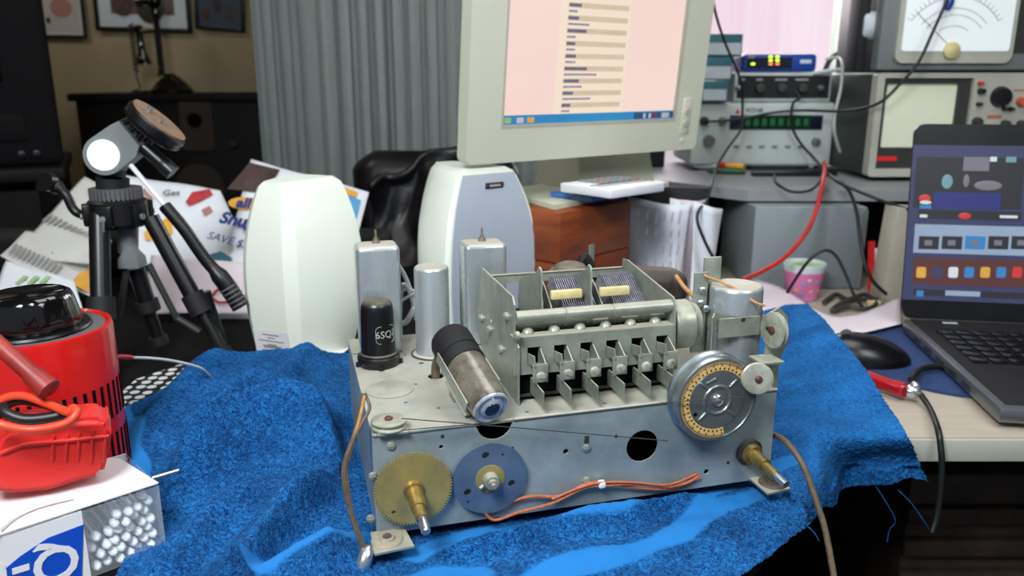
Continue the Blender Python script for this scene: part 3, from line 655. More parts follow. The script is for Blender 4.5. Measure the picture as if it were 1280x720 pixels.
r2 = N.new('ShaderNodeValToRGB'); r2.color_ramp.elements[0].color = (.62, .66, .7, 1); r2.color_ramp.elements[1].color = (1.15, 1.15, 1.12, 1); r2.color_ramp.elements[0].position = .35; r2.color_ramp.elements[1].position = .65; L.new(n2.outputs[0], r2.inputs[0])
mx = N.new('ShaderNodeMix'); mx.data_type = 'RGBA'; mx.blend_type = 'MULTIPLY'; mx.inputs[0].default_value = 1; L.new(r1.outputs[0], mx.inputs[6]); L.new(r2.outputs[0], mx.inputs[7])
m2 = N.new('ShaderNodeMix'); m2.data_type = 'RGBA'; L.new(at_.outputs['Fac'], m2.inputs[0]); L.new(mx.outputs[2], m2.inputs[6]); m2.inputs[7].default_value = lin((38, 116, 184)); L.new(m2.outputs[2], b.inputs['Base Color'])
b.inputs['Roughness'].default_value = .95; b.inputs['Specular IOR Level'].default_value = .1; b.inputs['Sheen Weight'].default_value = .15; b.inputs['Sheen Tint'].default_value = lin((90, 160, 230))
iv = N.new('ShaderNodeMath'); iv.operation = 'SUBTRACT'; iv.inputs[0].default_value = 1; L.new(at_.outputs['Fac'], iv.inputs[1])
bp = N.new('ShaderNodeBump'); bp.inputs['Distance'].default_value = .004; L.new(iv.outputs[0], bp.inputs['Strength']); L.new(n1.outputs[0], bp.inputs['Height']); L.new(bp.outputs[0], b.inputs['Normal'])
me.materials.append(mt)
tw = bpy.data.objects.new('towel', me); col.objects.link(tw)
tag(tw, 'rumpled blue terry towel spread under the metal radio chassis', 'towel')
for k, pl in enumerate(([at(1092, 604, .783), at(1104, 622, .78), at(1119, 650, .78), at(1112, 662, .782), at(1109, 678, .78)], [at(1122, 612, .783), at(1140, 630, .78), at(1162, 662, .78)], [at(1002, 652, .612), at(1016, 664, .61), at(1024, 676, .61)])):
    g = G(); g.tube(pl, .0006, 6, 6); g.build('loose_thread', mt, tw)
# ================================================================== ROOM SHELL
def quadbox(name, a, b, m, kind=True):
    g = G(); g.bx(a, b); o = g.build(name, m, sm=False)
    return struct(o) if kind else o
quadbox('floor', (-3.2, -1.6, -.05), (3.6, 3.4, 0), 'floor')
quadbox('ceiling', (-3.2, -1.6, 2.5), (3.6, 3.4, 2.55), 'ceiling')
quadbox('wall_left', (-3.25, -1.6, 0), (-3.2, 3.4, 2.5), 'wall')
quadbox('wall_back', (-3.2, 3.1, 0), (-.66, 3.15, 2.5), 'wall')
quadbox('wall_right', (3.6, -1.6, 0), (3.65, 3.4, 2.5), 'wall')
# window wall, nearer, with the opening for the bright window
g = G(); g.plate([(-.72, 0), (3.6, 0), (3.6, 2.5), (-.72, 2.5)], [[(.28, .82), (1.0, .82), (1.0, 2.1), (.28, 2.1)]], .08, T(0, 2.55, 0)); struct(g.build('wall_window_side', 'wall', sm=False))
g = G(); g.bx((-.72, 2.63, 0), (-.66, 3.15, 2.5)); struct(g.build('wall_return', 'wall', sm=False))
g = G(); g.bx((.28, 2.60, .82), (1.0, 2.61, 2.1)); struct(g.build('window_1', 'pink_window', sm=False))
g = G()
for a, b in (((.25, 2.53, .80), (1.03, 2.57, .83)), ((.25, 2.53, 2.09), (1.03, 2.57, 2.12)), ((.25, 2.53, .8), (.28, 2.57, 2.12)), ((1.0, 2.53, .8), (1.03, 2.57, 2.12))): g.bx(a, b)
struct(g.build('trim_1', 'white', sm=False))
def curtain(name, xa, xb, Y, z0, z1, m, label, pitch=.052, amp=.018, group=None):
    n = int((xb - xa) / .006); g = G()
    def fn(u, v):
        x = xa + (xb - xa) * u; ph = x / pitch * 2 * PI
        return Vector((x + .006 * math.sin(ph * 2.1 + 1), Y + amp * math.sin(ph + .8 * math.sin(x * 17)) + .006 * math.sin(x * 71 + v), z0 + (z1 - z0) * v))
    g.grid(n, 12, fn); o = g.build(name, m); md = o.modifiers.new('s', 'SOLIDIFY'); md.thickness = .003
    return tag(o, label, 'curtain', group)
curtain('curtain', -.74, .26, 2.40, .1, 2.42, 'curtain', 'dark grey pleated curtain hanging left of and behind the beige monitor')
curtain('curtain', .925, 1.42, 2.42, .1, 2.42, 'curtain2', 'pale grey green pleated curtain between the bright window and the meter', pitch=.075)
def pl_at(u, v, Y): return at(u, v, Y)
# pictures
def picture(u0, v0, u1, v1, Y, h, frame_m, mat_w, inner_m, label, blobs, fw=.012):
    a = at(u0, v0, Y); b = at(u1, v1, Y); F = frame(a, b - a); w = (b - a).length
    t = thing('picture_frame', label, 'picture', F, 'framed pictures on the beige wall')
    g = G()
    for p, q in (((0, -.015, 0), (w, 0, fw)), ((0, -.015, h - fw), (w, 0, h)), ((0, -.015, 0), (fw, 0, h)), ((w - fw, -.015, 0), (w, 0, h))): g.bx(p, q, .002)
    g.build('frame', frame_m, t)
    g = G(); g.bx((fw, -.006, fw), (w - fw, -.004, h - fw)); g.build('mat_board', 'label_w' if mat_w else inner_m, t)
    g = G(); g.bx((fw + mat_w, -.0075, fw + mat_w), (w - fw - mat_w, -.006, h - fw - mat_w)); pi = g.build('print', inner_m, t)
    for (x, z, r, sx, m) in blobs:
        g = G(); g.ball((x * w, -.0075, z * h), r, (sx, .02, 1), 14); g.build('painted_shape', m, pi)
M['print_pale'] = mat('pale_print', (196, 186, 178), .7, 0, (176, 176, 170), 6)
M['print_blue'] = mat('dusky_blue_print', (62, 76, 92), .7, 0, (46, 56, 70), 9)
M['print_dark'] = mat('brown_grey_print', (112, 98, 92), .7, 0, (78, 66, 62), 14)
M['fig_dark'] = mat('dark_figure', (52, 44, 42), .7); M['fig_red'] = mat('soft_red', (176, 128, 118), .7)
picture(40, 46, 110, 47, 3.08, .34, 'black', .012, 'print_pale', 'narrow black frame with a pale print, leftmost on the beige wall', [(.6, .3, .035, 1.2, 'fig_red'), (.35, .17, .012, .7, 'fig_dark')], .008)
picture(122, 38, 241, 41, 3.08, .32, 'black', .045, 'print_dark', 'wide black frame with a pale mat and brown print, middle of the three', [(.58, .3, .07, .8, 'fig_dark'), (.3, .28, .04, 1, 'brown_print')], .014)
picture(246, 36, 307, 40, 3.08, .26, 'black', 0, 'print_blue', 'small black frame with a dusky blue print, rightmost of the three', [(.45, .34, .03, .6, 'fig_dark'), (.22, .2, .022, .8, 'brown_print'), (.72, .2, .022, .8, 'brown_print'), (.45, .5, .018, 1, 'fig_red')], .012)
# console radio cabinet
a = at(84, 117, 2.72); b = at(348, 117, 2.72); F = frame((a.x, 2.72, 0), (1, 0, 0)); w = b.x - a.x; h = a.z
con = thing('console_radio', 'dark wooden console cabinet against the beige wall under the framed pictures', 'cabinet', F)
g = G(); g.box((w / 2, .17, h / 2 - .01), (w - .03, .32, h - .02), None, .008); g.build('cabinet_body', 'wood_dark', con)
g = G(); g.box((w / 2, .165, h - .0125), (w, .35, .025), None, .006); g.build('cabinet_top', 'wood_dark', con)
p = hit(248, 158, F); g = G(); g.plate(rrect(p.x - .06, p.z - .08, p.x + .05, p.z + .08, .01), [], .01, T(0, -.002, 0)); d_ = g.build('dial_plate', 'wood_dark2', con)
g = G(); g.lathe((p.x - .01, -.002, p.z + .02), (0, -1, 0), [(0, .025), (.006, .022), (.006, .001)]); g.build('dial_window', 'black_gloss', d_)
p = hit(250, 236, F); g = G(); g.lathe((p.x, .008, p.z), (0, -1, 0), [(0, .085), (.008, .083), (.009, .06), (.012, .001)], 40); g.build('speaker_grille', 'wood_dark2', con)
for dx in (-.12, .12):
    g = G(); q = hit(248, 180, F); g.lathe((q.x + dx, .01, q.z), (0, -1, 0), [(0, .014), (.02, .012), (.022, .001)]); g.build('knob', 'wood_dark2', con)
# candlestick telephone
Y = 2.86; bz = h
ph = thing('candlestick_telephone', 'black candlestick telephone standing on the dark console cabinet', 'telephone', T(at(208, 112, Y).x, Y, bz))
s_ = Y / 1000 * 1.0
g = G(); g.lathe((.02, 0, 0), (0, 0, 1), [(0, .068), (.01, .07), (.02, .062), (.035, .05), (.05, .032), (.06, .018), (.065, .014)], 36); g.build('base', 'black_gloss', ph)
g = G(); g.lathe((-.01, 0, .055), (0, 0, 1), [(0, .016), (.008, .015), (.012, .011), (.19, .011), (.2, .014), (.215, .016), (.225, .012)], 28); g.build('stem', 'black_gloss', ph)
g = G(); g.ball((-.01, -.004, .30), .028); g.lathe((-.01, -.02, .30), (-.1, -1, .1), [(0, .012), (.02, .016), (.05, .03), (.055, .032), (.053, .028), (.03, .006)], 28, False); g.build('mouthpiece', 'black_gloss', ph)
g = G(); g.lathe((-.075, 0, .225), (.06, 0, -1), [(0, .006), (.003, .016), (.018, .015), (.03, .011), (.09, .013), (.125, .026), (.13, .027), (.132, .001)], 28); g.build('receiver', 'black_gloss', ph)
g = G(); g.tube([(-.01, 0, .21), (-.045, 0, .212), (-.062, -.012, .205)], .004); g.tube([(-.045, 0, .212), (-.06, .014, .205)], .004); g.build('hook', 'brass', ph)
for x, z in ((-.066, .118), (-.012, .085)):
    g = G(); g.ball((x, -.02, z), .005); g.build('glint_screw', 'brass_bright', ph)
g = G(); pts = []
for k in range(90):
    a = k * .8; pts.append((-.098 + .007 * math.cos(a), .007 * math.sin(a), .23 - k * .0018))
pts += [(-.095, 0, .04), (-.09, 0, .015), (-.11, -.02, .006), (-.05, -.03, .006), (0, -.03, .01)]
g.tube(pts, .003, 6, 2); g.build('cord', 'wire_bk', ph)
# dark television at far left
a = at(54, 0, 1.9); b = at(86, 235, 1.9)
tv = thing('television', 'large dark television cabinet at the left edge of the room', 'television', frame((b.x, 1.9, 0), (1, .62, 0)))
TVz = .93
g = G(); g.box((-.42, .2, TVz + .45), (.84, .4, .9), None, .02, 3); g.build('housing', 'tv', tv)
g = G(); g.box((-.42, -.004, TVz + .5), (.64, .012, .62), None, .005); g.build('tv_screen', 'black_gloss', tv)
g = G(); g.box((-.42, -.002, TVz + .09), (.7, .012, .06), None, .003); g.build('control_panel', 'tv', tv)
for k, x in enumerate((-.085, -.055)):
    g = G(); g.lathe((x, .0, TVz + .03), (0, -1, 0), [(0, .009), (.012, .008), (.013, .001)]); g.build('knob', 'black', tv)
st_ = thing('television_stand', 'dark brown low stand under the television at the left edge', 'stand', frame((b.x + .03, 1.84, 0), (1, .5, 0)))
g = G(); g.box((-.5, .25, .915), (1.0, .5, .03), None, .005); g.build('stand_top', 'wood_dark', st_)
for x in (-.96, -.04):
    for y in (.04, .46): g = G(); g.box((x, y, .45), (.05, .05, .9), None, .005); g.build('leg', 'wood_dark', st_)
g = G(); g.box((-.5, .25, .45), (.98, .47, .86)); g.build('cabinet_case', 'wood_dark', st_)
g = G(); g.box((-.5, -.002, .5), (.9, .02, .02)); g.build('shelf', 'wood_dark', st_)
# ================================================================== DESKS
DZ_ = .75
g = G(); e = [(-1.3, .30), (.02, .30), (.140, .50), (.228, .622), (.236, .70), (.25, .795), (.25, 1.62), (-1.3, 1.62)]
g.plate(e, [], .028, T(0, 0, DZ_) @ ZP)
dk = thing('side_desk', 'black topped desk on the left under the tripod and the towel', 'desk', T(0, 0, 0)); g.build('desk_top', 'desk_dark', dk, ang=30)
for x, y in ((-1.25, .36), (-1.25, 1.55), (.0, .36), (.2, 1.55)): g = G(); g.box((x, y, .361), (.05, .05, .722)); g.build('leg', 'desk_dark', dk)
g = G(); g.box((.18, 1.0, .361), (.02, .5, .722)); g.build('side_panel', 'desk_dark', dk)
rd = thing('corner_desk', 'pale laminate desk on the right carrying the open laptop', 'desk', T(0, 0, 0))
g = G(); g.bx((.2515, .80, DZ_ - .030), (1.9, 1.62, DZ_), .003); g.build('desk_top', 'desk_light', rd)
g = G(); g.bx((.2515, .7955, DZ_ - .028), (1.9, .7995, DZ_ - .002), .0015); g.build('edge_band', 'inst_w', rd)
for x in (.9, 1.85): g = G(); g.bx((x, .86, 0), (x + .03, 1.6, DZ_ - .031)); g.build('side_panel', 'desk_dark', rd)
g = G(); g.bx((.2515, 1.55, 0), (1.9, 1.57, DZ_ - .031)); g.build('modesty_panel', 'desk_dark', rd)
# raised rear shelf
sh1 = at(825, 240, 1.30); cn = at(935, 247, 1.44); zs = .927
fL = onz(800, 222, zs + .001); fC = onz(935, 238, zs); fR = onz(1120, 239, zs)
hs = thing('desk_hutch', 'grey laminate raised shelf behind the desk carrying the test instruments', 'shelf', T(0, 0, 0))
g = G(); g.plate([(fL.x - .14, fL.y + .14), (fL.x, fL.y), (fC.x, fC.y), (2.0, fC.y), (2.0, 2.38), (fL.x - .14, 2.38)], [], .020, T(0, 0, zs) @ ZP); g.build('shelf_top', 'desk', hs, ang=30)
g = G(); g.bx((1.95, fC.y + .02, DZ_ + .001), (1.97, 1.6, zs - .02)); g.bx((1.95, 1.63, 0), (1.97, 2.36, zs - .02)); g.build('end_panel', 'desk', hs)
g = G(); g.bx((.35, 1.66, .0), (1.94, 1.68, zs - .021)); g.build('back_panel', 'desk_dark', hs)
g = G(); g.bx((.30, 2.3, .0), (.33, 2.36, zs - .021)); g.build('leg', 'desk_dark', hs)
# ================================================================== MONITOR ON ITS WOODEN BOX
mb0 = at(582, 207, 1.08); mb1 = at(869, 184, 1.35); mb1.z = mb0.z
MF = frame(mb0, mb1 - mb0, Vector((.058, -.081, 1))); mw = (mb1 - mb0).length; mh = .40
mon = thing('computer_monitor', 'large beige flat monitor showing a web page above the wooden box', 'monitor', MF)
s0 = hit(629, 158, MF); s1 = hit(842, 147, MF); s2 = hit(629, 0, MF)
sx0, sx1, sz0, sz1 = s0.x, s1.x, (s0.z + s1.z) / 2, mh - .03
g = G(); g.plate(rrect(0, 0, mw, mh, .010), [[(sx0, sz0), (sx1, sz0), (sx1, sz1), (sx0, sz1)]], .022); g.build('bezel', 'bezel', mon)
g = G(); g.box((mw / 2, .045, mh / 2), (mw * .9, .05, mh * .85), None, .015); g.build('back_cover', 'bezel', mon)
g = G()
for p_, q_ in (((sx0 - .004, -.0006, sz0 - .004), (sx1 + .004, .003, sz0)), ((sx0 - .004, -.0006, sz0), (sx0, .003, sz1)), ((sx1, -.0006, sz0), (sx1 + .004, .003, sz1))): g.bx(p_, q_)
g.build('screen_edge', 'bezel_dk', mon)
g = G(); g.bx((sx0, .0035, sz0), (sx1, .006, sz1)); scr = g.build('screen', 'screen', mon, sm=False)
tb = .0125
g = G(); g.bx((sx0, .0025, sz0), (sx1, .0034, sz0 + tb)); g.build('taskbar', 'taskbar', scr)
sw = sx1 - sx0
g = G(); g.bx((sx0 + sw * .74, .002, sz0 + .0015), (sx1, .0024, sz0 + tb - .0015)); g.build('tray_area', 'taskbar_dk', scr)
for k, (f, m) in enumerate(((.005, 'green_print'), (.07, 'label_w'), (.125, 'yellow_print'), (.8, 'label_w'), (.835, 'label_w'), (.865, 'red_print'), (.92, 'label_w'))):
    g = G(); g.bx((sx0 + sw * f, .0012, sz0 + .002), (sx0 + sw * (f + (.035 if k < 3 else .014 if k < 6 else .05)), .0018, sz0 + tb - .003)); g.build('taskbar_icon', m, scr)
# page columns
c0 = hit(705, 80, MF, 1, .003).x; c1 = hit(779, 80, MF, 1, .003).x
g = G(); g.bx((c0 - .012, .0028, sz0 + tb), (c1 + .006, .0033, sz1)); g.build('page_column', 'screen_y', scr)
g = G(); g2 = G(); g3 = G(); zrow = sz0 + tb + .012; pitch = .0170; k = 0
widths = [.012, .016, .030, .052, .034, .052, .018, .022, .018, .016, .034, .044, .022, .02, .022, .022, .022, .022, .022, .022, .022, .022, .022]
while zrow < sz1 - .01:
    g.bx((c0, .0022, zrow - .0035), (c1, .0027, zrow + .0035))
    wd = [.014, .020, .028, .040, .018, .016, .034, .020, .022, .020, .020, .022, .022, .024, .022, .02][k % 16]; wd2 = [.014, .052, .034, .060, .018, .016, .014, .040, .014, .018, .016, .022, .018, .02, .018, .02][k % 16]
    x = c0 + .001
    while x < c0 + wd: g2.bx((x, .0016, zrow - .0022), (x + .0026, .0021, zrow + .0022)); x += .0032
    x = c0 + .001
    while x < c0 + wd2:
        ww = random.choice((.002, .0026, .0034)); g3.bx((x, .0016, zrow - .0095), (x + ww, .0021, zrow - .0066)); x += ww + .0012
    zrow += pitch; k += 1
g.build('heading_rows', 'screen_row', scr); g2.build('heading_type', 'screen_txt2', scr); g3.build('link_type', 'screen_txt', scr)
# buttons on the bezel
bx_ = hit(858, 140, MF).x
g = G(); z_ = hit(858, 145, MF).z; g.box((bx_, -.0006, z_), (.020, .002, .058), None, .0008); pn = g.build('button_panel', 'bezel', mon)
for v in (139, 154):
    z_ = hit(858, v, MF).z; g = G(); g.lathe((bx_, -.0015, z_), (0, -1, 0), [(0, .0062), (.002, .0055), (.0022, .001)], 20); g.build('button', 'bezel_dk', pn)
g = G(); z_ = hit(858, 128, MF).z; g.bx((bx_ - .008, -.0004, z_ - .0016), (bx_ + .008, .0001, z_ + .0016)); g.build('button_legend', 'inst_dark', pn)
g = G(); z_ = hit(852, 176, MF).z; g.lathe((hit(852, 176, MF).x, 0, z_), (0, -1, 0), [(0, .004), (.0015, .0035), (.0016, .001)], 16); g.build('led_lens', 'label_w', mon)
# stand
bpz = .9455   # top of the wooden box
cB = onz(693, 259, bpz + .005); cR = onz(836, 230, bpz + .005); cL = onz(628, 240, bpz + .005)
g = G()
def wpl(pts, th, ztop):
    g = G(); g.plate([(p[0], p[1]) for p in pts], [], th, T(0, 0, ztop) @ ZP); return g
cBack = cR + (cL - cB)
g = wpl([cB, cR, cBack, cL], .0072, bpz + .008); bmesh.ops.transform(g.bm, matrix=MF.inverted(), verts=g.bm.verts[:]); g.build('stand_base', 'bezel', mon)
mid = (cL + cR) / 2 * .5 + cB * .1 + cBack * .4
dirx = (mb1 - mb0).normalized(); diry = Vector((-dirx.y, dirx.x, 0))
n0 = onz(668, 236, bpz + .008); g = G()
base = mid + diry * .0
lo = [base + dirx * a + diry * b for a, b in ((-.10, -.07), (.07, -.07), (.07, .05), (-.10, .05))]
hi = [base + dirx * a + diry * b for a, b in ((-.07, -.025), (.075, -.025), (.075, .03), (-.07, .03))]
for p in lo: p.z = bpz + .0085
for p in hi: p.z = mb0.z + .07
v1 = [g.bm.verts.new(p) for p in lo]; v2 = [g.bm.verts.new(p) for p in hi]
for i in range(4): g.bm.faces.new((v1[i], v1[(i + 1) % 4], v2[(i + 1) % 4], v2[i]))
g.bm.faces.new(v1[::-1]); g.bm.faces.new(v2); bmesh.ops.transform(g.bm, matrix=MF.inverted(), verts=g.bm.verts[:]); g.build('stand_neck', 'bezel', mon, ang=20)
# wooden box
wc = onz(700, 266, bpz); wr = onz(788, 250, bpz); wl_ = onz(641, 247, bpz)
BF = frame((wc.x, wc.y, 0), (wr.x - wc.x, wr.y - wc.y, 0)); bw = (wr - wc).length; bd = .17
box = thing('wooden_box', 'red brown wooden chest with a small latch under the monitor base', 'box', BF)
zb0 = DZ_ + .001
g = G(); g.bx((0, 0, zb0), (bw, bd, bpz - .075), .002); g.build('chest_body', 'wood', box)
g = G(); g.bx((-.001, -.001, bpz - .0735), (bw + .001, bd, bpz), .002); g.build('chest_lid', 'wood', box)
p = hit(738, 300, BF); g = G(); g.bx((p.x - .006, -.004, bpz - .095), (p.x + .006, -.0012, bpz - .055), .001); g.ball((p.x, -.006, bpz - .098), .007, (1, .5, 1)); g.tube([(p.x - .007, -.006, bpz - .1), (p.x - .009, -.01, bpz - .112), (p.x, -.011, bpz - .118), (p.x + .009, -.01, bpz - .112), (p.x + .007, -.006, bpz - .1)], .0018); g.build('latch', 'steel', box)
# calculator and folders on the stand base
zt = bpz + .0085
f0 = onz(692, 233, zt + .004)
def slab(name, pts, z0, th, m, bev=0.0):
    g = G(); g.plate([(p[0], p[1]) for p in pts], [], th, T(0, 0, z0 + th) @ ZP); return g.build(name, m, ang=30)
A1, A2, A3 = onz(690, 233, zt + .006), onz(740, 248, zt + .006), onz(836, 229, zt + .006)
ca_, sa_ = math.cos(math.radians(42)), math.sin(math.radians(42))
def rct(c, w, d): c = Vector(c); X = Vector((ca_, sa_, 0)); Y_ = Vector((-sa_, ca_, 0)); return [c, c + X * w, c + X * w + Y_ * d, c + Y_ * d]
o = slab('folder', rct(A2, .155, .085), zt + .001, .006, 'blue_book'); tag(o, 'thin light blue folder, lower one under the calculator', 'folder')
B1, B2, B3 = onz(694, 224, zt + .012), onz(752, 240, zt + .012), onz(838, 224, zt + .012)
o = slab('folder', rct(B2 + Vector((0, .004, 0)), .150, .085), zt + .0075, .005, 'black_matte'); tag(o, 'thin black folder directly under the white calculator', 'folder')
C1, C2, C3 = onz(702, 221, zt + .026), onz(764, 237, zt + .026), onz(821, 220, zt + .026)
CF = frame((C2.x, C2.y, zt + .013), (ca_, sa_, 0)); cw = .118; cd = .098
calc = thing('desk_calculator', 'white desk calculator with small keys lying on the folders beside the monitor neck', 'calculator', CF)
g = G(); g.bx((0, 0, 0), (cw, cd, .013), .002); g.build('case', 'white', calc)
g = G(); g.bx((.004, cd * .42, .0132), (cw - .003, cd * .45, .0138)); g.bx((.004, cd * .3, .0132), (cw - .003, cd * .31, .0138)); g.build('groove', 'inst_dark', calc)
for i in range(6):
    for j in range(4):
        g = G(); g.box((cw * (.30 + .13 * i), cd * (.52 + .12 * j), .0145), (cw * .09, cd * .07, .002), None, .0006); g.build('key', 'grey_box' if (i + j) % 5 else 'fig_red', calc)
# black box and pedestal items under/behind monitor
a = at(784, 205, 1.75); 
g = G(); g.box((at(806, 190, 1.9).x, 1.9, zs + .045), (.085, .06, .088), None, .004); o = g.build('small_black_box', 'black_matte'); tag(o, 'small black box on the grey shelf under the monitor edge', 'box')
# ================================================================== DESKTOP SPEAKERS
def speaker(name, ub, vb, Yb, hgt, w, d, yaw, label, front, base_z, lean=0):
    o0 = at(ub, vb, Yb); F = T(o0.x, Yb, base_z) @ Matrix.Rotation(yaw, 4, 'Z')
    t = thing('desktop_speaker', label, 'speaker', F, 'pair of white desktop speakers')
    g = G(); n = 40; rings = []
    for i in range(n + 1):
        f = i / n; z = hgt * f
        # silhouette: narrower foot, full middle, rounded shoulders
        s = .80 + .20 * math.sin(min(1, f / .42) * PI / 2) if f < .42 else 1 - .46 * ((f - .42) / .58) ** 2.3
        if f > .955: s *= math.sqrt(max(0, 1 - ((f - .955) / .045) ** 2)) * .25 + .75
        dd = d * (.82 + .18 * math.sin(min(1, f / .5) * PI / 2) if f < .5 else 1 - .22 * ((f - .5) / .5) ** 2)
        ring = []
        for (x, y) in prof: ring.append(g.bm.verts.new((x * w * s + lean * f ** 3, y * dd, z)))
        rings.append(ring)
    m = len(prof)
    for a, b in zip(rings, rings[1:]):
        for k in range(m): g.bm.faces.new((a[k], a[(k + 1) % m], b[(k + 1) % m], b[k]))
    g.bm.faces.new(rings[0][::-1]); g.bm.faces.new(rings[-1]); g.build('housing', 'cream', t, ang=24)
    return t, F
# plan outline: flat front at y=-.5, sides tapering to a rounded rear
prof = [(-.5, -.5), (-.47, -.53), (.47, -.53), (.5, -.5), (.5, -.30), (.42, .1), (.30, .40), (.2, .5), (-.2, .5), (-.30, .40), (-.42, .1), (-.5, -.30)]
tL, FL = speaker('l', 372, 432, 1.075, .245, .150, .12, math.radians(158), 'white desktop speaker seen from behind with a specification sticker, left of the cans', False, DZ_ + .002, -.012)
g = G(); g.lathe((0, 0, -.001), (0, 0, 1), [(0, .05), (.006, .05)], 32); g.build('foot_ring', 'grey_ring', tL)
tR, FR = speaker('r', 583, 400, 1.15, .256, .162, .135, math.radians(38), 'white desktop speaker with a grey grille, behind the right square can', True, DZ_ + .002)
# sticker on the left one: lies on the rear facet facing the camera
rear = Matrix.Rotation(math.radians(158), 4, 'Z')
g = G(); E_ = []
def rear_pt(F, x, z, w, d, hgt, off):
    f = z / hgt; dd = d * (.82 + .18 * math.sin(min(1, f / .5) * PI / 2)); s = .80 + .20 * math.sin(min(1, f / .42) * PI / 2)
    return Vector((x, .5 * dd + off, z))
g.grid(4, 4, lambda u, v: rear_pt(FL, .0285 - .057 * u, .010 + .037 * v, .15, .12, .245, .0006)); sk = g.build('sticker', 'white', tL)
g = G()
for zz, ww in ((.041, .026), (.0365, .012), (.032, .040), (.0265, .014), (.0245, .03), (.0225, .026), (.018, .032), (.0155, .028), (.013, .016)):
    x = -ww / 2
    while x < ww / 2:
        l = random.uniform(.0015, .004); p = rear_pt(FL, x + l / 2, zz, .15, .12, .245, .001); g.box(p, (min(l, ww / 2 - x + .001), .0003, .0010)); x += l + .0008
g.build('small_print', 'inst_dark', sk)
# grille and badge of the right one
g = G()
def fr_pt(u, z, off):
    f = z / .256; s = .80 + .20 * math.sin(min(1, f / .42) * PI / 2) if f < .42 else 1 - .46 * ((f - .42) / .58) ** 2.3
    dd = .135 * (.82 + .18 * math.sin(min(1, f / .5) * PI / 2) if f < .5 else 1 - .22 * ((f - .5) / .5) ** 2)
    return Vector((u * .162 * s * .90, -.53 * dd - off, z))
g.grid(8, 40, lambda u, v: fr_pt(u - .5, .008 + .240 * v, .0016)); o = g.build('speaker_grille', 'cloth_grille', tR)
g = G(); p = fr_pt(.06, .232, .003); g.box(p, (.030, .003, .0085), Matrix.Rotation(.22, 3, 'X'), .0008); bd_ = g.build('badge', 'brown_print', tR)
g = G(); 
for k in range(5): g.box(p + Vector((-.0075 + .0037 * k, -.0017, 0)), (.0026, .0005, .0022))
g.build('badge_lettering', 'label_w', bd_)
# ================================================================== TRIPOD
TY = 1.04
def tp_(u, v, dy=0): return at(u, v, TY + dy)
tri = thing('camera_tripod', 'black camera tripod with a tilted pan head standing on the dark desk', 'tripod', T(*tp_(165, 440)))
TMi = Matrix.Translation(tri.matrix_world.translation).inverted()
for_ = tri
def tri_b(g, name, m, parent=None, label=None):
    bmesh.ops.transform(g.bm, matrix=Matrix.Translation(-Vector(tp_(165, 440))), verts=g.bm.verts[:]); return g.build(name, m, parent or tri, None, label)
M['cork'] = mat('cork', (150, 122, 96), .8, 0, (120, 96, 74), 60)
px = TY / 1000 * 1.0
# mounting platform (tilted disc)
c1, c2 = tp_(183, 160), tp_(196, 154)
axp = Vector((.66, .10, .70)).normalized()
pc_ = tp_(195, 156)
g = G(); g.lathe(pc_, axp, [(-.013, .031), (-.010, .038), (-.006, .040), (-.005, .038), (-.002, .038), (-.001, .040), (.004, .040), (.006, .038), (.006, .001)], 40); hp = tri_b(g, 'camera_platform', 'black')
g = G(); g.lathe(pc_ + axp * .0061, axp, [(0, .037), (.0025, .037), (.0026, .001)], 36); tri_b(g, 'cork_pad', 'cork', hp)
for (u, v) in ((187, 137), (200, 151)):
    q = tp_(u, v, -.01); g = G(); g.cyl(q - axp * .008, q + axp * .004, .0035); tri_b(g, 'screw', 'alu_bright', hp)
# neck fins
for k in range(4):
    q = tp_(155 + k * 10, 153 + k * 9); g = G(); d_ = (tp_(172 + k * 6, 146 + k * 8) - q).normalized(); g.cyl(q - d_ * .008, q + d_ * .016, .0045, seg=14); tri_b(g, 'neck_rib', 'black', hp)
# head block with the round cap
q0 = tp_(134, 194, -.01)
g = G(); fh = frame(q0, Vector((math.cos(.62), .15, math.sin(.62))), Vector((-math.sin(.62), 0, math.cos(.62))))
g.plate(circ(0, 0, .025, 16, PI * .5, PI * 1.5) + [(.03, -.024), (.042, -.016), (.042, .022), (.03, .024)], [], .03, fh @ T(0, -.012, 0)); tri_b(g, 'head_block', 'inst_grey', None)
g = G(); nrm = -fh.col[1].to_3d(); g.lathe(q0 - nrm * -.012, nrm, [(0, .0195), (.002, .019), (.0028, .015), (.003, .001)], 32)
capm = mat('glowing_white_cap', (250, 250, 250), .25, 0, (245, 245, 245), 10, emit=.7, coat=.6); M['capm'] = capm; tri_b(g, 'round_cap', 'capm', None, 'bright white round cap on the head')  # emission paints the lamp glare reflected by the cap
g = G(); g.tube([tp_(180, 184), tp_(196, 198), tp_(205, 206), tp_(216, 216)], lambda t: .009 if t < .6 else .0105, 14, 3); tri_b(g, 'grip_handle', 'black')
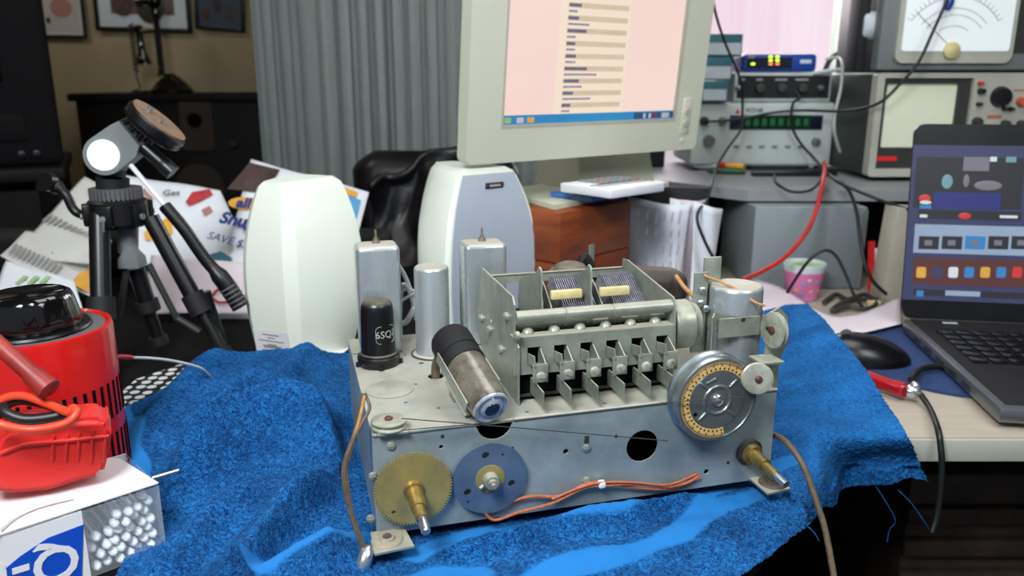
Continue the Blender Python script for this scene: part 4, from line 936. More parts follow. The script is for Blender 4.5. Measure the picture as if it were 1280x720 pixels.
# centre column parts
g = G(); g.cyl(tp_(141, 222), tp_(141, 238), .020); g.cyl(tp_(143, 205, .01), tp_(142, 225, .0), .0145); tri_b(g, 'neck', 'black_matte')
g = G(); c = tp_(145, 242)
for k in range(36):
    a = 2 * PI * k / 36; g.box(c + Vector((.0305 * math.cos(a), .0305 * math.sin(a), 0)), (.003, .003, .016), Matrix.Rotation(a, 3, 'Z'))
g.lathe(c - Vector((0, 0, .008)), (0, 0, 1), [(0, .0295), (.016, .0295)], 40); tri_b(g, 'ribbed_collar', 'grey_ring')
g = G(); c = tp_(148, 262)
g.lathe(c - Vector((0, 0, .022)), (0, 0, 1), [(0, .030), (.006, .036), (.034, .036), (.04, .028)], 24); tri_b(g, 'spider_body', 'black')
for a in (-2.6, -1.57, -.45, .8, 2.2):
    g = G(); g.box(c + Vector((.036 * math.cos(a), .036 * math.sin(a), -.004)), (.012, .020, .028), Matrix.Rotation(a, 3, 'Z'), .002); k_ = tri_b(g, 'leg_bracket', 'black')
    g = G(); q = c + Vector((.043 * math.cos(a), .043 * math.sin(a), -.006)); g.cyl(q, q + Vector((.002 * math.cos(a), .002 * math.sin(a), 0)), .004, seg=12); tri_b(g, 'screw', 'steel', k_)
g = G(); g.cyl(tp_(160, 270, .01), tp_(160, 315, .01), .013); g.lathe(tp_(166, 333), (0, 0, 1), [(0, .019), (.012, .018), (.024, .009), (.03, .008)], 4); tri_b(g, 'centre_column', 'inst_grey')
# crank and pan handle
g = G(); g.tube([tp_(63, 228), tp_(82, 243), tp_(92, 262), tp_(104, 268), tp_(125, 262)], lambda t: .010 if t < .15 else .006, 12, 4); g.cyl(tp_(56, 227, -.01), tp_(64, 228, .0), .012); tri_b(g, 'crank_handle', 'black')
g = G(); g.cyl(tp_(163, 206, -.015), tp_(205, 256, -.015), .0032, seg=14); tri_b(g, 'handle_rod', 'white')
g = G(); g.tube([tp_(205, 256, -.015), tp_(209, 261, -.015), tp_(230, 286, -.015), tp_(255, 322, -.015), tp_(280, 352, -.015), tp_(301, 384, -.015)], lambda t: .0065 if t < .1 else (.0082 if t < .75 else .0115), 18, 4); tri_b(g, 'pan_handle', 'black')
g = G()
for k in range(5):
    u, v = 285 + k * 3.4, 359 + k * 5.0; d_ = (tp_(301, 384, -.015) - tp_(280, 352, -.015)).normalized(); q = tp_(u, v, -.015); g.lathe(q, d_, [(0, .0118), (.0012, .0124), (.002, .0118)], 20, False, False)
tri_b(g, 'grip_rings', 'grey_ring')
# legs: three, with lower sections and clamps
def leg(pa, pb, r, fr=.6, m='black', w=1.0):
    g = G(); d = pb - pa; g.cyl(pa, pa + d * fr, r, seg=16); t = tri_b(g, 'leg', m)
    g = G(); g.cyl(pa + d * (fr - .08), pa + d * (fr + .06), r * 1.35, seg=16); tri_b(g, 'leg_clamp', 'black_matte', t)
    g = G(); g.cyl(pa + d * fr, pb, r * .72, seg=14); tri_b(g, 'lower_leg', 'inst_grey' if m == 'x' else 'black', t)
    g = G(); g.cyl(pb - d.normalized() * .012, pb, r * 1.1, seg=14); tri_b(g, 'rubber_foot', 'black_matte', t)
leg(tp_(124, 268, -.03), onz(128, 470, .7665), .0125)
leg(tp_(188, 272, -.01), onz(282, 446, .7665), .0110, .62)
leg(tp_(170, 335, .02), onz(200, 430, .7665), .0115, .5)
g = G(); g.cyl(tp_(129, 275, -.045), tp_(130, 400, -.045), .0016, seg=8); tri_b(g, 'leg_highlight_rod', 'alu_bright')
for a, b in (((186, 330), (222, 400)), ((176, 262), (248, 372)), ((158, 340), (150, 398)), ((222, 398), (250, 415))):
    g = G(); g.cyl(tp_(*a), tp_(*b), .0045, seg=12); tri_b(g, 'brace', 'inst_dark')
g = G(); g.cyl(tp_(255, 365, -.01), tp_(276, 432, -.01), .009); tri_b(g, 'lower_leg', 'black')
# ================================================================== NEWSPAPERS AND FLYERS
def sheet(name, pts, m, label, cat, group=None, curl=.0):
    """pts: 4 world corners (bl, br, tr, tl) of a sheet; returns object + frame for printing on it"""
    bl, br, tr, tl_ = pts; F = frame(bl, br - bl, tl_ - bl); Fi = F.inverted(); L4 = [Fi @ p for p in pts]; c_ = Fi @ CAM; d4 = L4[2] - c_; L4[2] = c_ + d4 * (-c_.y / d4.y)
    g = G()
    def fn(u, v):
        p = (L4[0] * (1 - u) + L4[1] * u) * (1 - v) + (L4[3] * (1 - u) + L4[2] * u) * v
        return p + Vector((0, curl * math.sin(v * 2.6 + u * 2) * .25 + .0015 * math.sin(u * 9 + v * 5), 0))
    g.grid(16, 16, fn); o = g.build(name, m); o.matrix_world = F; o['label'] = label; o['category'] = cat
    md = o.modifiers.new('s', 'SOLIDIFY'); md.thickness = .0012; md.offset = 1
    if group: o['group'] = group
    return o, F
def onsheet(o, F, g, name, m): return g.build(name, m, o)
def fq(F, pts, off=-.006):  # polygon on sheet by its seen corners
    return [hit(u, v, F, 1, off) for u, v in pts]
NG = 'newspapers and flyers heaped behind the tripod'
def Wp(u, v, Y): return at(u, v, Y)
# backmost: flyer with strawberries
o, F = sheet('flyer', [Wp(170, 330, 1.36), Wp(330, 355, 1.36), Wp(275, 238, 1.52), Wp(150, 219, 1.52)], 'paper', 'white grocery flyer with red strawberries at its top edge, behind the tripod handle', 'flyer', NG)
g = G(); g.poly(fq(F, [(232, 252), (240, 240), (262, 236), (266, 243), (250, 252), (236, 257)])); onsheet(o, F, g, 'strawberry_print', 'red_print')
g = G(); F2 = T(*hit(214, 241, F, 1, -.006)); g.text('Get', F2 @ Matrix.Rotation(-.22, 4, 'Y'), .020); onsheet(o, F, g, 'flyer_lettering', 'inst_dark')
g = G(); g.poly(fq(F, [(203, 275), (214, 270), (216, 292), (206, 296)])); onsheet(o, F, g, 'orange_print', 'yellow_print'); g = G(); g.poly(fq(F, [(180, 290), (188, 286), (190, 300), (182, 300)])); onsheet(o, F, g, 'orange_print', 'yellow_print')
g = G(); g.poly(fq(F, [(180, 235), (192, 248), (188, 250), (176, 240)])); onsheet(o, F, g, 'pink_print', 'fig_red'); g = G(); g.poly(fq(F, [(252, 262), (262, 257), (266, 264), (256, 270)])); onsheet(o, F, g, 'pink_print', 'fig_red')
# left newspaper behind (upper)
o, F = sheet('newspaper', [Wp(8, 325, 1.30), Wp(128, 330, 1.26), Wp(150, 240, 1.50), Wp(106, 222, 1.50)], 'paper_warm', 'newspaper sheet with grey columns, upper one at the left behind the tripod crank', 'newspaper', NG)
g = G()
for k in range(9):
    g.poly(fq(F, [(52 + k * 6.5, 276 + k * 2.2), (56 + k * 6.5, 277 + k * 2.2), (66 + k * 6.5, 268 + k * 3.2), (62 + k * 6.5, 267 + k * 3.2)]))
onsheet(o, F, g, 'type_columns', 'print_grey')
g = G(); g.poly(fq(F, [(110, 236), (122, 232), (124, 240), (112, 244)])); onsheet(o, F, g, 'orange_print', 'yellow_print')
# left newspaper in front (lower, larger)
o, F = sheet('newspaper', [Wp(0, 320, 1.24), Wp(112, 370, 1.20), Wp(140, 300, 1.32), Wp(32, 290, 1.36)], 'paper_warm', 'newspaper page with two small colour pictures, lower left beside the tripod', 'newspaper', NG)
g = G()
for k in range(11):
    u, v = 10 + k * 5.6, 316 + k * 2.6
    g = G(); g.poly(fq(F, [(u, v), (u + 3, v + 1), (u + 13, v - 11), (u + 10, v - 12)])); onsheet(o, F, g, 'type_column', 'print_grey')
for k in range(10):
    u, v = 58 + k * 5, 296 + k * 2.8
    if not 70 < u < 92: g = G(); g.poly(fq(F, [(u, v), (u + 2, v + 1), (u + 8, v - 5), (u + 6, v - 6)])); onsheet(o, F, g, 'type_column', 'print_grey')
g = G(); g.poly(fq(F, [(53, 300), (66, 291), (81, 296), (68, 308)])); onsheet(o, F, g, 'colour_picture', 'yellow_print')
g = G(); g.poly(fq(F, [(64, 316), (76, 306), (89, 311), (80, 324)])); onsheet(o, F, g, 'colour_picture', 'inst_dark')
g = G(); g.poly(fq(F, [(88, 354), (100, 341), (111, 336), (111, 366)])); onsheet(o, F, g, 'orange_print', 'yellow_print')
g = G(); g.text('SAVE', T(*hit(104, 325, F, 1, -.006)) @ Matrix.Rotation(-.85, 4, 'Y'), .016, bold=.0003); onsheet(o, F, g, 'headline', 'ink')
o, F = sheet('flyer', [Wp(-20, 392, 1.12), Wp(105, 392, 1.10), Wp(92, 350, 1.18), Wp(8, 326, 1.23)], 'paper', 'white flyer with green print lying under the newspapers at the left edge', 'flyer', NG)
g = G()
for k in range(3): g.poly(fq(F, [(18 + k * 15, 354), (23 + k * 15, 356), (36 + k * 14, 346), (30 + k * 14, 344)], -.003))
onsheet(o, F, g, 'green_print', 'green_print')
# big coupon sheet
o, F = sheet('coupon_sheet', [Wp(262, 400, 1.24), Wp(420, 400, 1.24), Wp(461, 240, 1.46), Wp(314, 200, 1.50)], 'paper', 'large coupon sheet with blue and yellow lettering standing behind the left white speaker', 'flyer', NG)
g = G(); g.poly(fq(F, [(284, 236), (312, 203), (350, 212), (336, 232), (322, 240)])); onsheet(o, F, g, 'photo_print', 'brown_print')
g = G(); g.plate([(.030 * math.cos(t / 12 * PI), .014 * math.sin(t / 12 * PI)) for t in range(24)], [], .0004, T(*hit(306, 254, F, 1, -.0055)) @ Matrix.Rotation(.1, 4, 'Y')); ov = onsheet(o, F, g, 'yellow_oval', 'yellow_print')
g = G(); g.text('all', T(*hit(305, 254, F, 1, -.0068)) @ Matrix.Rotation(.08, 4, 'Y'), .030, bold=.0012); onsheet(o, F, g, 'coupon_lettering', 'navy_print')
g = G(); g.text('Snuggle', T(*hit(276, 272, F, 1, -.0068)) @ Matrix.Rotation(.22, 4, 'Y'), .034, bold=.0014, align='LEFT'); g.text('SAVE $2', T(*hit(260, 294, F, 1, -.0068)) @ Matrix.Rotation(.3, 4, 'Y'), .022, align='LEFT'); onsheet(o, F, g, 'coupon_lettering', 'navy_print')
g = G(); g.poly(fq(F, [(262, 318), (276, 314), (290, 322), (288, 334), (270, 330)])); onsheet(o, F, g, 'teal_print', 'teal')
g = G(); g.poly(fq(F, [(424, 240), (451, 250), (441, 292), (428, 300), (414, 262)])); onsheet(o, F, g, 'sky_blue_panel', 'cyan_print')
g = G(); g.poly(fq(F, [(415, 228), (447, 240), (445, 247), (414, 235)])); onsheet(o, F, g, 'tan_strip', 'yellow_print')
g = G(); g.text('A A A', T(*hit(275, 317, F, 1, -.0070)) @ Matrix.Rotation(.3, 4, 'Y'), .016, bold=.0005) if False else g.poly(fq(F, [(286, 308), (292, 304), (292, 312), (286, 316)])); onsheet(o, F, g, 'small_print', 'print_grey')
o, F = sheet('flyer', [Wp(175, 392, 1.22), Wp(310, 392, 1.20), Wp(318, 330, 1.30), Wp(190, 320, 1.30)], 'paper_pink', 'crumpled pale flyer with a dark red oval lying low behind the tripod legs', 'flyer', NG)
g = G(); g.tube([hit(u, v, F, 1, -.004) for u, v in ((264, 372), (272, 362), (290, 358), (300, 364), (296, 374), (276, 378), (264, 372))], .002, 6, 4); onsheet(o, F, g, 'red_oval', 'red_print')
# dark things the papers lean on
g = G(); g.box((-.66, 1.56, .795), (.84, .08, .085), None, .02, 4); o = g.build('storage_bag', 'black_matte'); tag(o, 'low black bag behind the newspapers on the dark desk', 'bag')
# office chair behind the right speaker
ch = thing('office_chair', 'black leather office chair standing behind the white speakers', 'chair', T(at(530, 300, 2.15).x, 2.15, 0))
g = G(); g.box((0.02, 0, .74), (.40, .13, .40), Matrix.Rotation(-.15, 3, 'X'), .06, 6)
bmesh.ops.subdivide_edges(g.bm, edges=g.bm.edges[:], cuts=1); 
for v in g.bm.verts: v.co += noise.noise_vector(v.co * 9) * .02
g.build('backrest', 'leather', ch)
g = G(); g.box((0, -.16, .60), (.46, .42, .11), None, .04, 5); g.build('seat', 'leather', ch)
for sx in (-1, 1):
    g = G(); g.box((sx * .24 + .02, -.10, .76), (.09, .32, .055), Matrix.Rotation(.1, 3, 'X'), .024, 5); ar = g.build('armrest', 'leather', ch)
    g = G(); g.cyl((sx * .24, -.1, .55), (sx * .24, -.1, .78), .018); g.build('armrest_post', 'black', ar)
g = G(); g.cyl((0, -.15, .1), (0, -.15, .55), .03); g.build('post', 'black', ch)
for k in range(5):
    a = k * 2 * PI / 5; g = G(); g.tube([(0, -.15, .12), (.3 * math.cos(a), -.15 + .3 * math.sin(a), .07)], .018, 8, 0); k_ = g.build('leg', 'black', ch)
    g = G(); g.ball((.3 * math.cos(a), -.15 + .3 * math.sin(a), .03), .03); g.build('caster', 'black', k_)
# folded black leather coat over it, reaching the monitor
g = G(); g.grid(40, 24, lambda u, v: Vector(at(455 + 190 * u, 0, 1.72)) * Vector((1, 0, 0)).dot(Vector((1, 0, 0))) * 0 + Vector((at(455 + 190 * u, 200, 1.72).x, 1.72 + .05 * math.sin(v * 4 + u * 3), at(500, 190 + 22 * (1 - math.sin(min(1, u * 1.6) * PI / 2)) * 2, 1.72).z - .30 * v)) + noise.noise_vector(Vector((u * 5, v * 5, 3))) * .03)
o = g.build('leather_coat', 'leather'); md = o.modifiers.new('s', 'SOLIDIFY'); md.thickness = .012; tag(o, 'crumpled black leather coat hung in front of the office chair below the curtain', 'coat')
# ================================================================== PAPERS STANDING BESIDE THE WOODEN BOX
PGp = 'loose papers standing upright beside the wooden chest'
def standing(ua, ub, Ya, Yb, vt, vtb, bow, m, label):
    a = at(ua, vt, Ya); b = at(ub, vtb, Yb); g = G()
    def fn(u, v):
        x = a.x + (b.x - a.x) * u; y = a.y + (b.y - a.y) * u; zt_ = a.z + (b.z - a.z) * u
        bo = bow * math.sin(u * PI) + .006 * math.sin(v * 4 + u * 7)
        return Vector((x + .02 * (v - .5) * u, y - bo, .7525 + (zt_ - .7525) * v))
    g.grid(18, 14, fn); o = g.build('paper_sheet', m); md = o.modifiers.new('s', 'SOLIDIFY'); md.thickness = .001
    return tag(o, label, 'paper', PGp), a, b
o, a, b = standing(786, 858, 1.40, 1.345, 246, 256, .03, 'paper', 'bowed white paper sheet with faint writing, nearest the wooden chest')
g = G()
for k in range(6):
    for j in range(5):
        p = a * (1 - (.15 + .14 * k)) + b * (.15 + .14 * k); u_ = .15 + .14 * k
        p = Vector((p.x, p.y - .03 * math.sin(u_ * PI) - .010, .79 + .028 * j)); g.box(p, (.0016, .001, .012 + .006 * ((k * j) % 3)), Matrix.Rotation(.1, 3, 'Y'))
M['faint'] = mat('faint_pencil', (176, 184, 196), .8); g.build('handwriting', 'faint', o)
standing(838, 866, 1.36, 1.41, 248, 252, .012, 'paper', 'narrow white paper edge beside the bowed sheet')
standing(850, 876, 1.335, 1.40, 250, 250, .008, 'paper_pink', 'pale pinkish paper edge, second from the right of the upright papers')
standing(868, 897, 1.33, 1.37, 252, 262, .010, 'paper', 'rightmost upright white paper under the grey shelf edge')
g = G(); g.box((at(832, 250, 1.43).x, 1.45, .845), (.16, .02, .185), Matrix.Rotation(-.2, 3, 'Z'), .003); o = g.build('file_divider', 'black_matte'); tag(o, 'black file divider standing behind the upright papers', 'file')
g = G(); g.grid(10, 10, lambda u, v: onz(778 + 110 * u, 352 - 16 * v * (1 - .5 * u), .758) + Vector((0, 0, .012 + .012 * math.sin(u * 5) * v))); o = g.build('crumpled_paper', 'paper'); md = o.modifiers.new('s', 'SOLIDIFY'); md.thickness = .001; tag(o, 'crumpled white paper lying behind the brown transformer cover', 'paper')
# ================================================================== GREY CASE, SHELF CONTENTS
a = onz(938, 371, .7505); b = onz(1076, 371, .7505); sc_ = (a.y + .045) / a.y; CFm = frame((a.x * sc_, a.y + .045, .751), (1, .0, 0)); w_ = (b.x - a.x) * sc_
pc = thing('computer_case', 'plain grey computer case standing under the raised shelf', 'computer case', CFm)
ch_ = zs - .022 - .751 - .002
g = G(); g.box((w_ / 2, .12, ch_ / 2), (w_, .22, ch_), None, .003); g.build('case_shell', 'grey_box', pc)
g = G(); g.bx((w_ - .012, -.0015, .004), (w_ - .004, .0, ch_ - .004)); g.build('panel_seam', 'inst_grey', pc)
# pink cup
p = onz(1002, 372, .751); cup = thing('paper_cup', 'small pink cup with a green inside standing before the grey case', 'cup', T(p.x, p.y, .751))
s = p.y / 1000
g = G(); r0, r1, hh = 19 * s, 26.5 * s, 46 * s
g.lathe((0, 0, 0), (0, 0, 1), [(0, r0 * .2), (0, r0), (hh * .80, r0 + (r1 - r0) * .8)], 36, True, False); g.build('cup_body', 'pink', cup)
g = G(); g.lathe((0, 0, 0), (0, 0, 1), [(hh * .80, r0 + (r1 - r0) * .8), (hh, r1), (hh + .001, r1 - .0006), (hh, r1 - .0018), (.004, r0 - .0015), (.003, .0001)], 36, False); g.build('cup_rim', 'cup_w', cup)
g = G(); g.lathe((.004, .002, hh * .86), (0, 0, 1), [(0, r1 * .72), (.004, r1 * .75), (.0042, .0001)], 30); g.build('green_content', 'green_print', cup)
for k, (an, z, m) in enumerate(((-2.3, .3, 'yellow_print'), (-1.9, .5, 'cyan_print'), (-1.4, .28, 'yellow_print'), (-1.1, .55, 'cyan_print'), (-2.0, .2, 'cyan_print'), (-.8, .3, 'yellow_print'), (-1.6, .62, 'cup_w'))):
    rr = r0 + (r1 - r0) * z - .0040; g = G(); g.ball((rr * math.cos(an), rr * math.sin(an), hh * z), .0055, (1, 1, .8), 12); g.build('printed_spot', m, cup)
# frequency counter
YC = 1.80
ca = at(862, 206, YC); cb = at(1037, 203, YC); cF = frame((ca.x, YC, zs + .012), (1, -.02, 0)); cw_ = cb.x - ca.x; chh = at(900, 128, YC).z - (zs + .012)
fc = thing('frequency_counter', 'grey frequency counter with a green display on the raised shelf', 'frequency counter', cF)
g = G(); g.box((cw_ / 2, .11, chh / 2), (cw_, .22, chh), None, .008, 3); g.build('case', 'inst', fc)
g = G(); z = hit(930, 150, cF).z; xa = hit(912, 150, cF).x; xb = hit(1028, 150, cF).x
g.bx((xa, -.003, hit(930, 162, cF).z), (xb, -.0005, hit(930, 144, cF).z), .001); dsp = g.build('display_window', 'navy', fc)
g = G(); g.bx((hit(928, 150, cF).x, -.0042, hit(930, 160, cF).z), (hit(1013, 150, cF).x, -.0032, hit(930, 146, cF).z)); gd = g.build('green_digits_panel', 'green_disp', dsp)
M['seg'] = mat('digit_green', (40, 110, 60), .3, emit=.35)
g = G()
for k in range(8): g.text('8', T(hit(934 + k * 10.4, 153, cF).x, -.0044, hit(930, 153, cF).z), .022)
g.build('digits', 'seg', gd)
g = G(); g.text('VC3165', T(hit(943, 138, cF).x, -.0005, hit(943, 138, cF).z), .0115, bold=.0003); g.build('model_lettering', 'inst_dark', fc)
g = G(); q = hit(922, 139, cF); g.poly([(q.x - .006, -.001, q.z - .005), (q.x + .006, -.001, q.z - .005), (q.x, -.001, q.z + .006)]); g.build('red_logo', 'red_plastic', fc)
for k in range(6):
    g = G(); g.box((hit(920 + k * 16, 183, cF).x, -.002, hit(920, 183, cF).z), (.012, .004, .005), None, .001); g.build('push_button', 'inst_grey', fc)
for (u, v, r, m) in ((886, 176, .013, 'grey_ring'), (880, 151, .010, 'black'), (903, 151, .009, 'inst_grey'), (1019, 177, .009, 'silver')):
    q = hit(u, v, cF); g = G(); g.lathe((q.x, 0, q.z), (0, -1, 0), [(0, r), (.012, r * .9), (.013, .001)], 24); g.build('knob' if v != 151 else 'input_jack', m, fc)
for x in (.02, cw_ - .02):
    g = G(); g.cyl((x, .02, -.0118), (x, .02, .001), .008); g.build('foot', 'black', fc)
# unit with a dark front on top of it
ba = at(917, 125, YC); bb = at(1038, 122, YC); z0 = zs + .012 + chh + .0012; bF = frame((ba.x, YC, z0), (1, 0, 0)); bw_ = bb.x - ba.x; bh = at(950, 91, YC).z - z0
un = thing('control_unit', 'flat unit with a black front panel stacked on the frequency counter', 'electronic unit', bF)
g = G(); g.box((bw_ / 2, .09, bh / 2), (bw_, .18, bh), None, .003); g.build('case', 'inst', un)
g = G(); g.bx((.006, -.002, .008), (bw_ - .006, -.0004, bh - .006)); fp_ = g.build('front_panel', 'black_matte', un)
for (u, r) in ((922, .006), (949, .011), (976, .011), (1002, .011), (1024, .007)):
    q = hit(u, 110, bF); g = G(); g.lathe((q.x, -.002, q.z), (0, -1, 0), [(0, r), (.012, r * .85), (.013, .001)], 20); g.build('knob', 'inst_dark' if r > .01 else 'silver', fp_)
for u, w in ((928, .010), (949, .014), (976, .026), (1002, .028)):
    q = hit(u, 99.5, bF); g = G(); g.bx((q.x - w / 2, -.0026, q.z - .0022), (q.x + w / 2, -.002, q.z + .0022)); g.build('panel_legend', 'print_grey', fp_)
# router
ra_ = at(929, 90, YC); z1 = z0 + bh + .0012; rF = frame((ra_.x, YC + .01, z1), (1, -.02, 0)); rw = at(1022, 90, YC).x - ra_.x; rh = at(970, 67, YC).z - z1
ro = thing('network_router', 'blue network router with lit green and amber lights on top of the stack', 'router', rF)
g = G(); g.box((rw / 2, .06, rh / 2), (rw, .12, rh), None, .009, 4); g.build('case', 'router_blue', ro)
g = G(); g.bx((.008, -.0015, .008), (rw * .66, -.0004, rh - .008)); pnl = g.build('black_panel', 'navy', ro)
for (u, v, m) in ((941, 80, 'led_g'), (963, 71, 'led_g'), (963, 75.5, 'led_g'), (971.5, 71, 'led_g'), (971.5, 75.5, 'led_g'), (963, 80, 'led_r'), (971.5, 80, 'led_r')):
    q = hit(u, v, rF); g = G(); g.box((q.x, -.0022, q.z), (.008, .0012, .0046), None, .0004); g.build('indicator_light', m, pnl)
g = G(); q = hit(1007, 77, rF); g.bx((q.x - .012, -.0016, q.z - .004), (q.x + .012, -.0002, q.z + .004)); g.build('case_label', 'label_w', ro)
g = G(); q = hit(939, 71, rF); g.text('Cisco', T(q.x, -.0022, q.z), .006) if False else g.bx((q.x - .007, -.0022, q.z - .003), (q.x + .007, -.0016, q.z + .003)); g.build('panel_label', 'print_grey', pnl)
# teal cartons
tb_ = [(884, 928, 119, 96, 'lowest'), (882, 913, 0, 0, ''), ]
zz = zs + .012 + chh + .0012
tx0 = at(874, 110, YC).x
for k, (u1, v0, v1, lab) in enumerate(((910, 126, 101, 'lowest of the three teal cartons by the monitor'), (915, 99, 71, 'middle of the three teal cartons by the monitor'), (928, 70, 42, 'topmost of the three teal cartons, showing a ribbed side'))):
    x1_ = at(u1, v0, YC - .02).x; hh_ = at(u1, v1, YC - .02).z - zz
    if k == 0: x1_ = min(x1_, ra_.x - .02)
    c = thing('teal_carton', lab, 'carton', T(tx0, YC - .02, zz), 'teal cartons stacked on the frequency counter')
    wv = min(x1_ - tx0, (ba.x - .003 - tx0) if k < 2 else (ra_.x - .004 - tx0))
    g = G(); g.box((wv / 2, .05, hh_ / 2), (wv, .09, hh_ - .0006), None, .0015); g.build('box_shell', 'teal', c)
    g = G(); g.bx((.006, .0038, .004), (wv - .003, .0048, hh_ * .6)); g.build('front_label', 'label_w', c)
    zz += hh_ + .0006
# test leads, adapters lying on the shelf
def cable(name, pts, r, m, label, cat='cable', sm=8, group=None):
    g = G(); g.tube([at(*p) for p in pts], r, 10, sm); return tag(g.build(name, m), label, cat, group)
def tool(name, p0, p1, r, m, label, cat):
    g = G(); d = p1 - p0; g.lathe(p0, d, [(0, r * .6), (.006, r), (d.length * .55, r), (d.length * .6, r * .7), (d.length, r * .8)], 16); return tag(g.build(name, m), label, cat)
tool('test_clip', onz(866, 207, zs + .010), onz(898, 208, zs + .010), .006, 'label_w', 'white test clip lying on the shelf left of the green one', 'test clip')
g = G(); p0, p1 = onz(884, 213, zs + .008), onz(932, 214, zs + .008); g.lathe(p0, p1 - p0, [(0, .004), (.01, .007), ((p1 - p0).length, .0065)], 16); o = g.build('test_lead', 'teal'); M['gr'] = mat('dark_green_plastic', (30, 90, 50), .5); o.data.materials[0] = M['gr']; tag(o, 'dark green insulated test lead on the shelf below the counter', 'test lead')
g = G(); p0, p1 = onz(899, 206, zs + .019), onz(930, 208, zs + .019); g.lathe(p0, p1 - p0, [(0, .006), ((p1 - p0).length, .006)], 16); o = g.build('screwdriver_handle', 'yellow_print'); tag(o, 'short yellow handle lying on the green test lead', 'screwdriver')
g = G(); g.lathe(p0 - (p1 - p0) * .02, p1 - p0, [(0, .0066), ((p1 - p0).length * .3, .0066)], 16); g.build('red_band', 'red_plastic', o)
g = G(); a = onz(940, 211, zs); b = onz(998, 207, zs); g.bx((a.x, a.y, zs + .0008), (b.x, a.y + .05, zs + .010), .002); o = g.build('white_adapter', 'label_w'); tag(o, 'flat white adapter lying on the shelf below the counter', 'adapter')
g = G(); a = onz(940, 221, zs); b = onz(1030, 221, zs); g.bx((a.x, a.y, zs + .0008), (b.x + .03, a.y + .016, zs + .014), .005); o = g.build('flat_black_case', 'black'); tag(o, 'long flat black case lying at the front of the raised shelf', 'case')
# oscilloscope
YS = 1.62
sF = frame((at(1082, 200, YS).x, YS, zs + .010), (1, .0, 0)); sw_ = .50; shh = at(1150, 91, YS).z - (zs + .010)
sc_ = thing('oscilloscope', 'cream framed oscilloscope with a blank square screen on the raised shelf', 'oscilloscope', sF)
g = G(); g.box((sw_ / 2, .16, shh / 2), (sw_, .30, shh - .004), None, .004); g.build('case', 'inst_dark', sc_)
g = G(); zt_ = shh
lp = [(0, 0), (sw_, 0), (sw_, zt_), (.012, zt_), (0, zt_ - .01)]
e0 = hit(1093, 185, sF); e1 = hit(1213, 95, sF)
g.plate(rrect(0, 0, sw_, zt_, .008), [[(.014, .016), (e1.x, .016), (e1.x, zt_ - .010), (.014, zt_ - .010)]], .026, T(0, -.016, 0)); g.build('front_frame', 'inst_w', sc_)
q0 = hit(1098, 184, sF); q1 = hit(1197, 105, sF)
g = G(); g.plate([(.014, .016), (e1.x, .016), (e1.x, zt_ - .010), (.014, zt_ - .010)], [rrect(q0.x, q0.z, q1.x, q1.z, .004)], .012, T(0, -.008, 0)); g.build('screen_surround', 'inst_dark', sc_)
g = G(); g.bx((q0.x - .002, 0, q0.z - .002), (q1.x + .002, .004, q1.z + .002)); g.build('crt_screen', 'crt', sc_)
g = G(); q = hit(1107, 198, sF, 1, -.009); g.bx((q.x - .018, -.010, q.z - .005), (q.x + .022, -.0085, q.z + .004)); g.build('maker_label', 'red_plastic', sc_)
for (u, v, r, m) in ((1250, 121, .020, 'black'), (1275, 127, .009, 'M_or'), (1225, 114, .006, 'black'), (1222, 130, .004, 'black'), (1224, 104, .004, 'red_plastic'), (1220, 152, .009, 'inst_dark'), (1254, 136, .004, 'black'), (1262, 136, .004, 'black'), (1255, 155, .008, 'inst_dark'), (1275, 155, .008, 'inst_dark')):
    q = hit(u, v, sF, 1, -.016); g = G(); g.lathe((q.x, -.016, q.z), (0, -1, 0), [(0, r), (.004, r), (.014, r * .82), (.015, .001)], 24)
    if m == 'M_or': M['M_or'] = M.get('M_or') or mat('orange_knob', (196, 92, 60), .4)
    g.build('knob', m, sc_)
g = G(); q = hit(1277, 113, sF, 1, -.0165); g.bx((q.x - .016, -.017, q.z - .0015), (q.x + .01, -.0162, q.z + .0015)); g.build('panel_legend', 'wire_or', sc_); g = G(); q = hit(1243, 146, sF, 1, -.0165); g.bx((q.x - .014, -.017, q.z - .003), (q.x + .014, -.0162, q.z + .003)); g.build('panel_legend', 'wire_or', sc_)
for x in (.03, sw_ - .03):
    g = G(); g.cyl((x, .02, -.0095), (x, .02, .001), .01); g.build('foot', 'black', sc_)
# analogue meter on top
YM = 1.60
mF = frame((at(1096, 86, YM).x, YM, zs + .010 + shh + .0015), (1, 0, 0))
vt = thing('analogue_voltmeter', 'large analogue meter with a white scale and carrying handle on the oscilloscope', 'voltmeter', mF)
g = G(); g.bx((.012, .03, 0), (.46, .24, .24), .004); g.build('case', 'inst_dark', vt)
g = G(); g.bx((-.0, .0, .003), (.47, .034, .245), .005); g.build('front_panel', 'inst_grey', vt)
q0 = hit(1121, 79, mF, 1, -.012); q1 = hit(1262, 79, mF, 1, -.012)
g = G(); g.plate(rrect(q0.x - .004, q0.z, q1.x + .004, q0.z + .17, .016), [], .010, T(0, -.0105, 0)); mm = g.build('meter_surround', 'inst_w', vt)
g = G(); g.plate(rrect(q0.x + .006, q0.z + .022, q1.x - .005, q0.z + .165, .006), [], .002, T(0, -.0128, 0)); mfc = g.build('meter_face', 'meter_face', mm)
cxm = hit(1189, 60, mF, 1, -.013); g = G()
for r, (a0_, a1_) in ((.100, (35, 145)), (.068, (40, 140)), (.048, (55, 125)), (.080, (40, 140))):
    g.tube([(cxm.x + r * math.cos(math.radians(t)), -.0132, cxm.z - .008 + r * math.sin(math.radians(t))) for t in range(a0_, a1_ + 1, 5)], .0007, 4, 0)
for k in range(23):
    t = math.radians(35 + 5 * k); g.box((cxm.x + .105 * math.cos(t), -.0132, cxm.z - .008 + .105 * math.sin(t)), (.008, .0004, .0009), Matrix.Rotation(-t, 3, 'Y'))
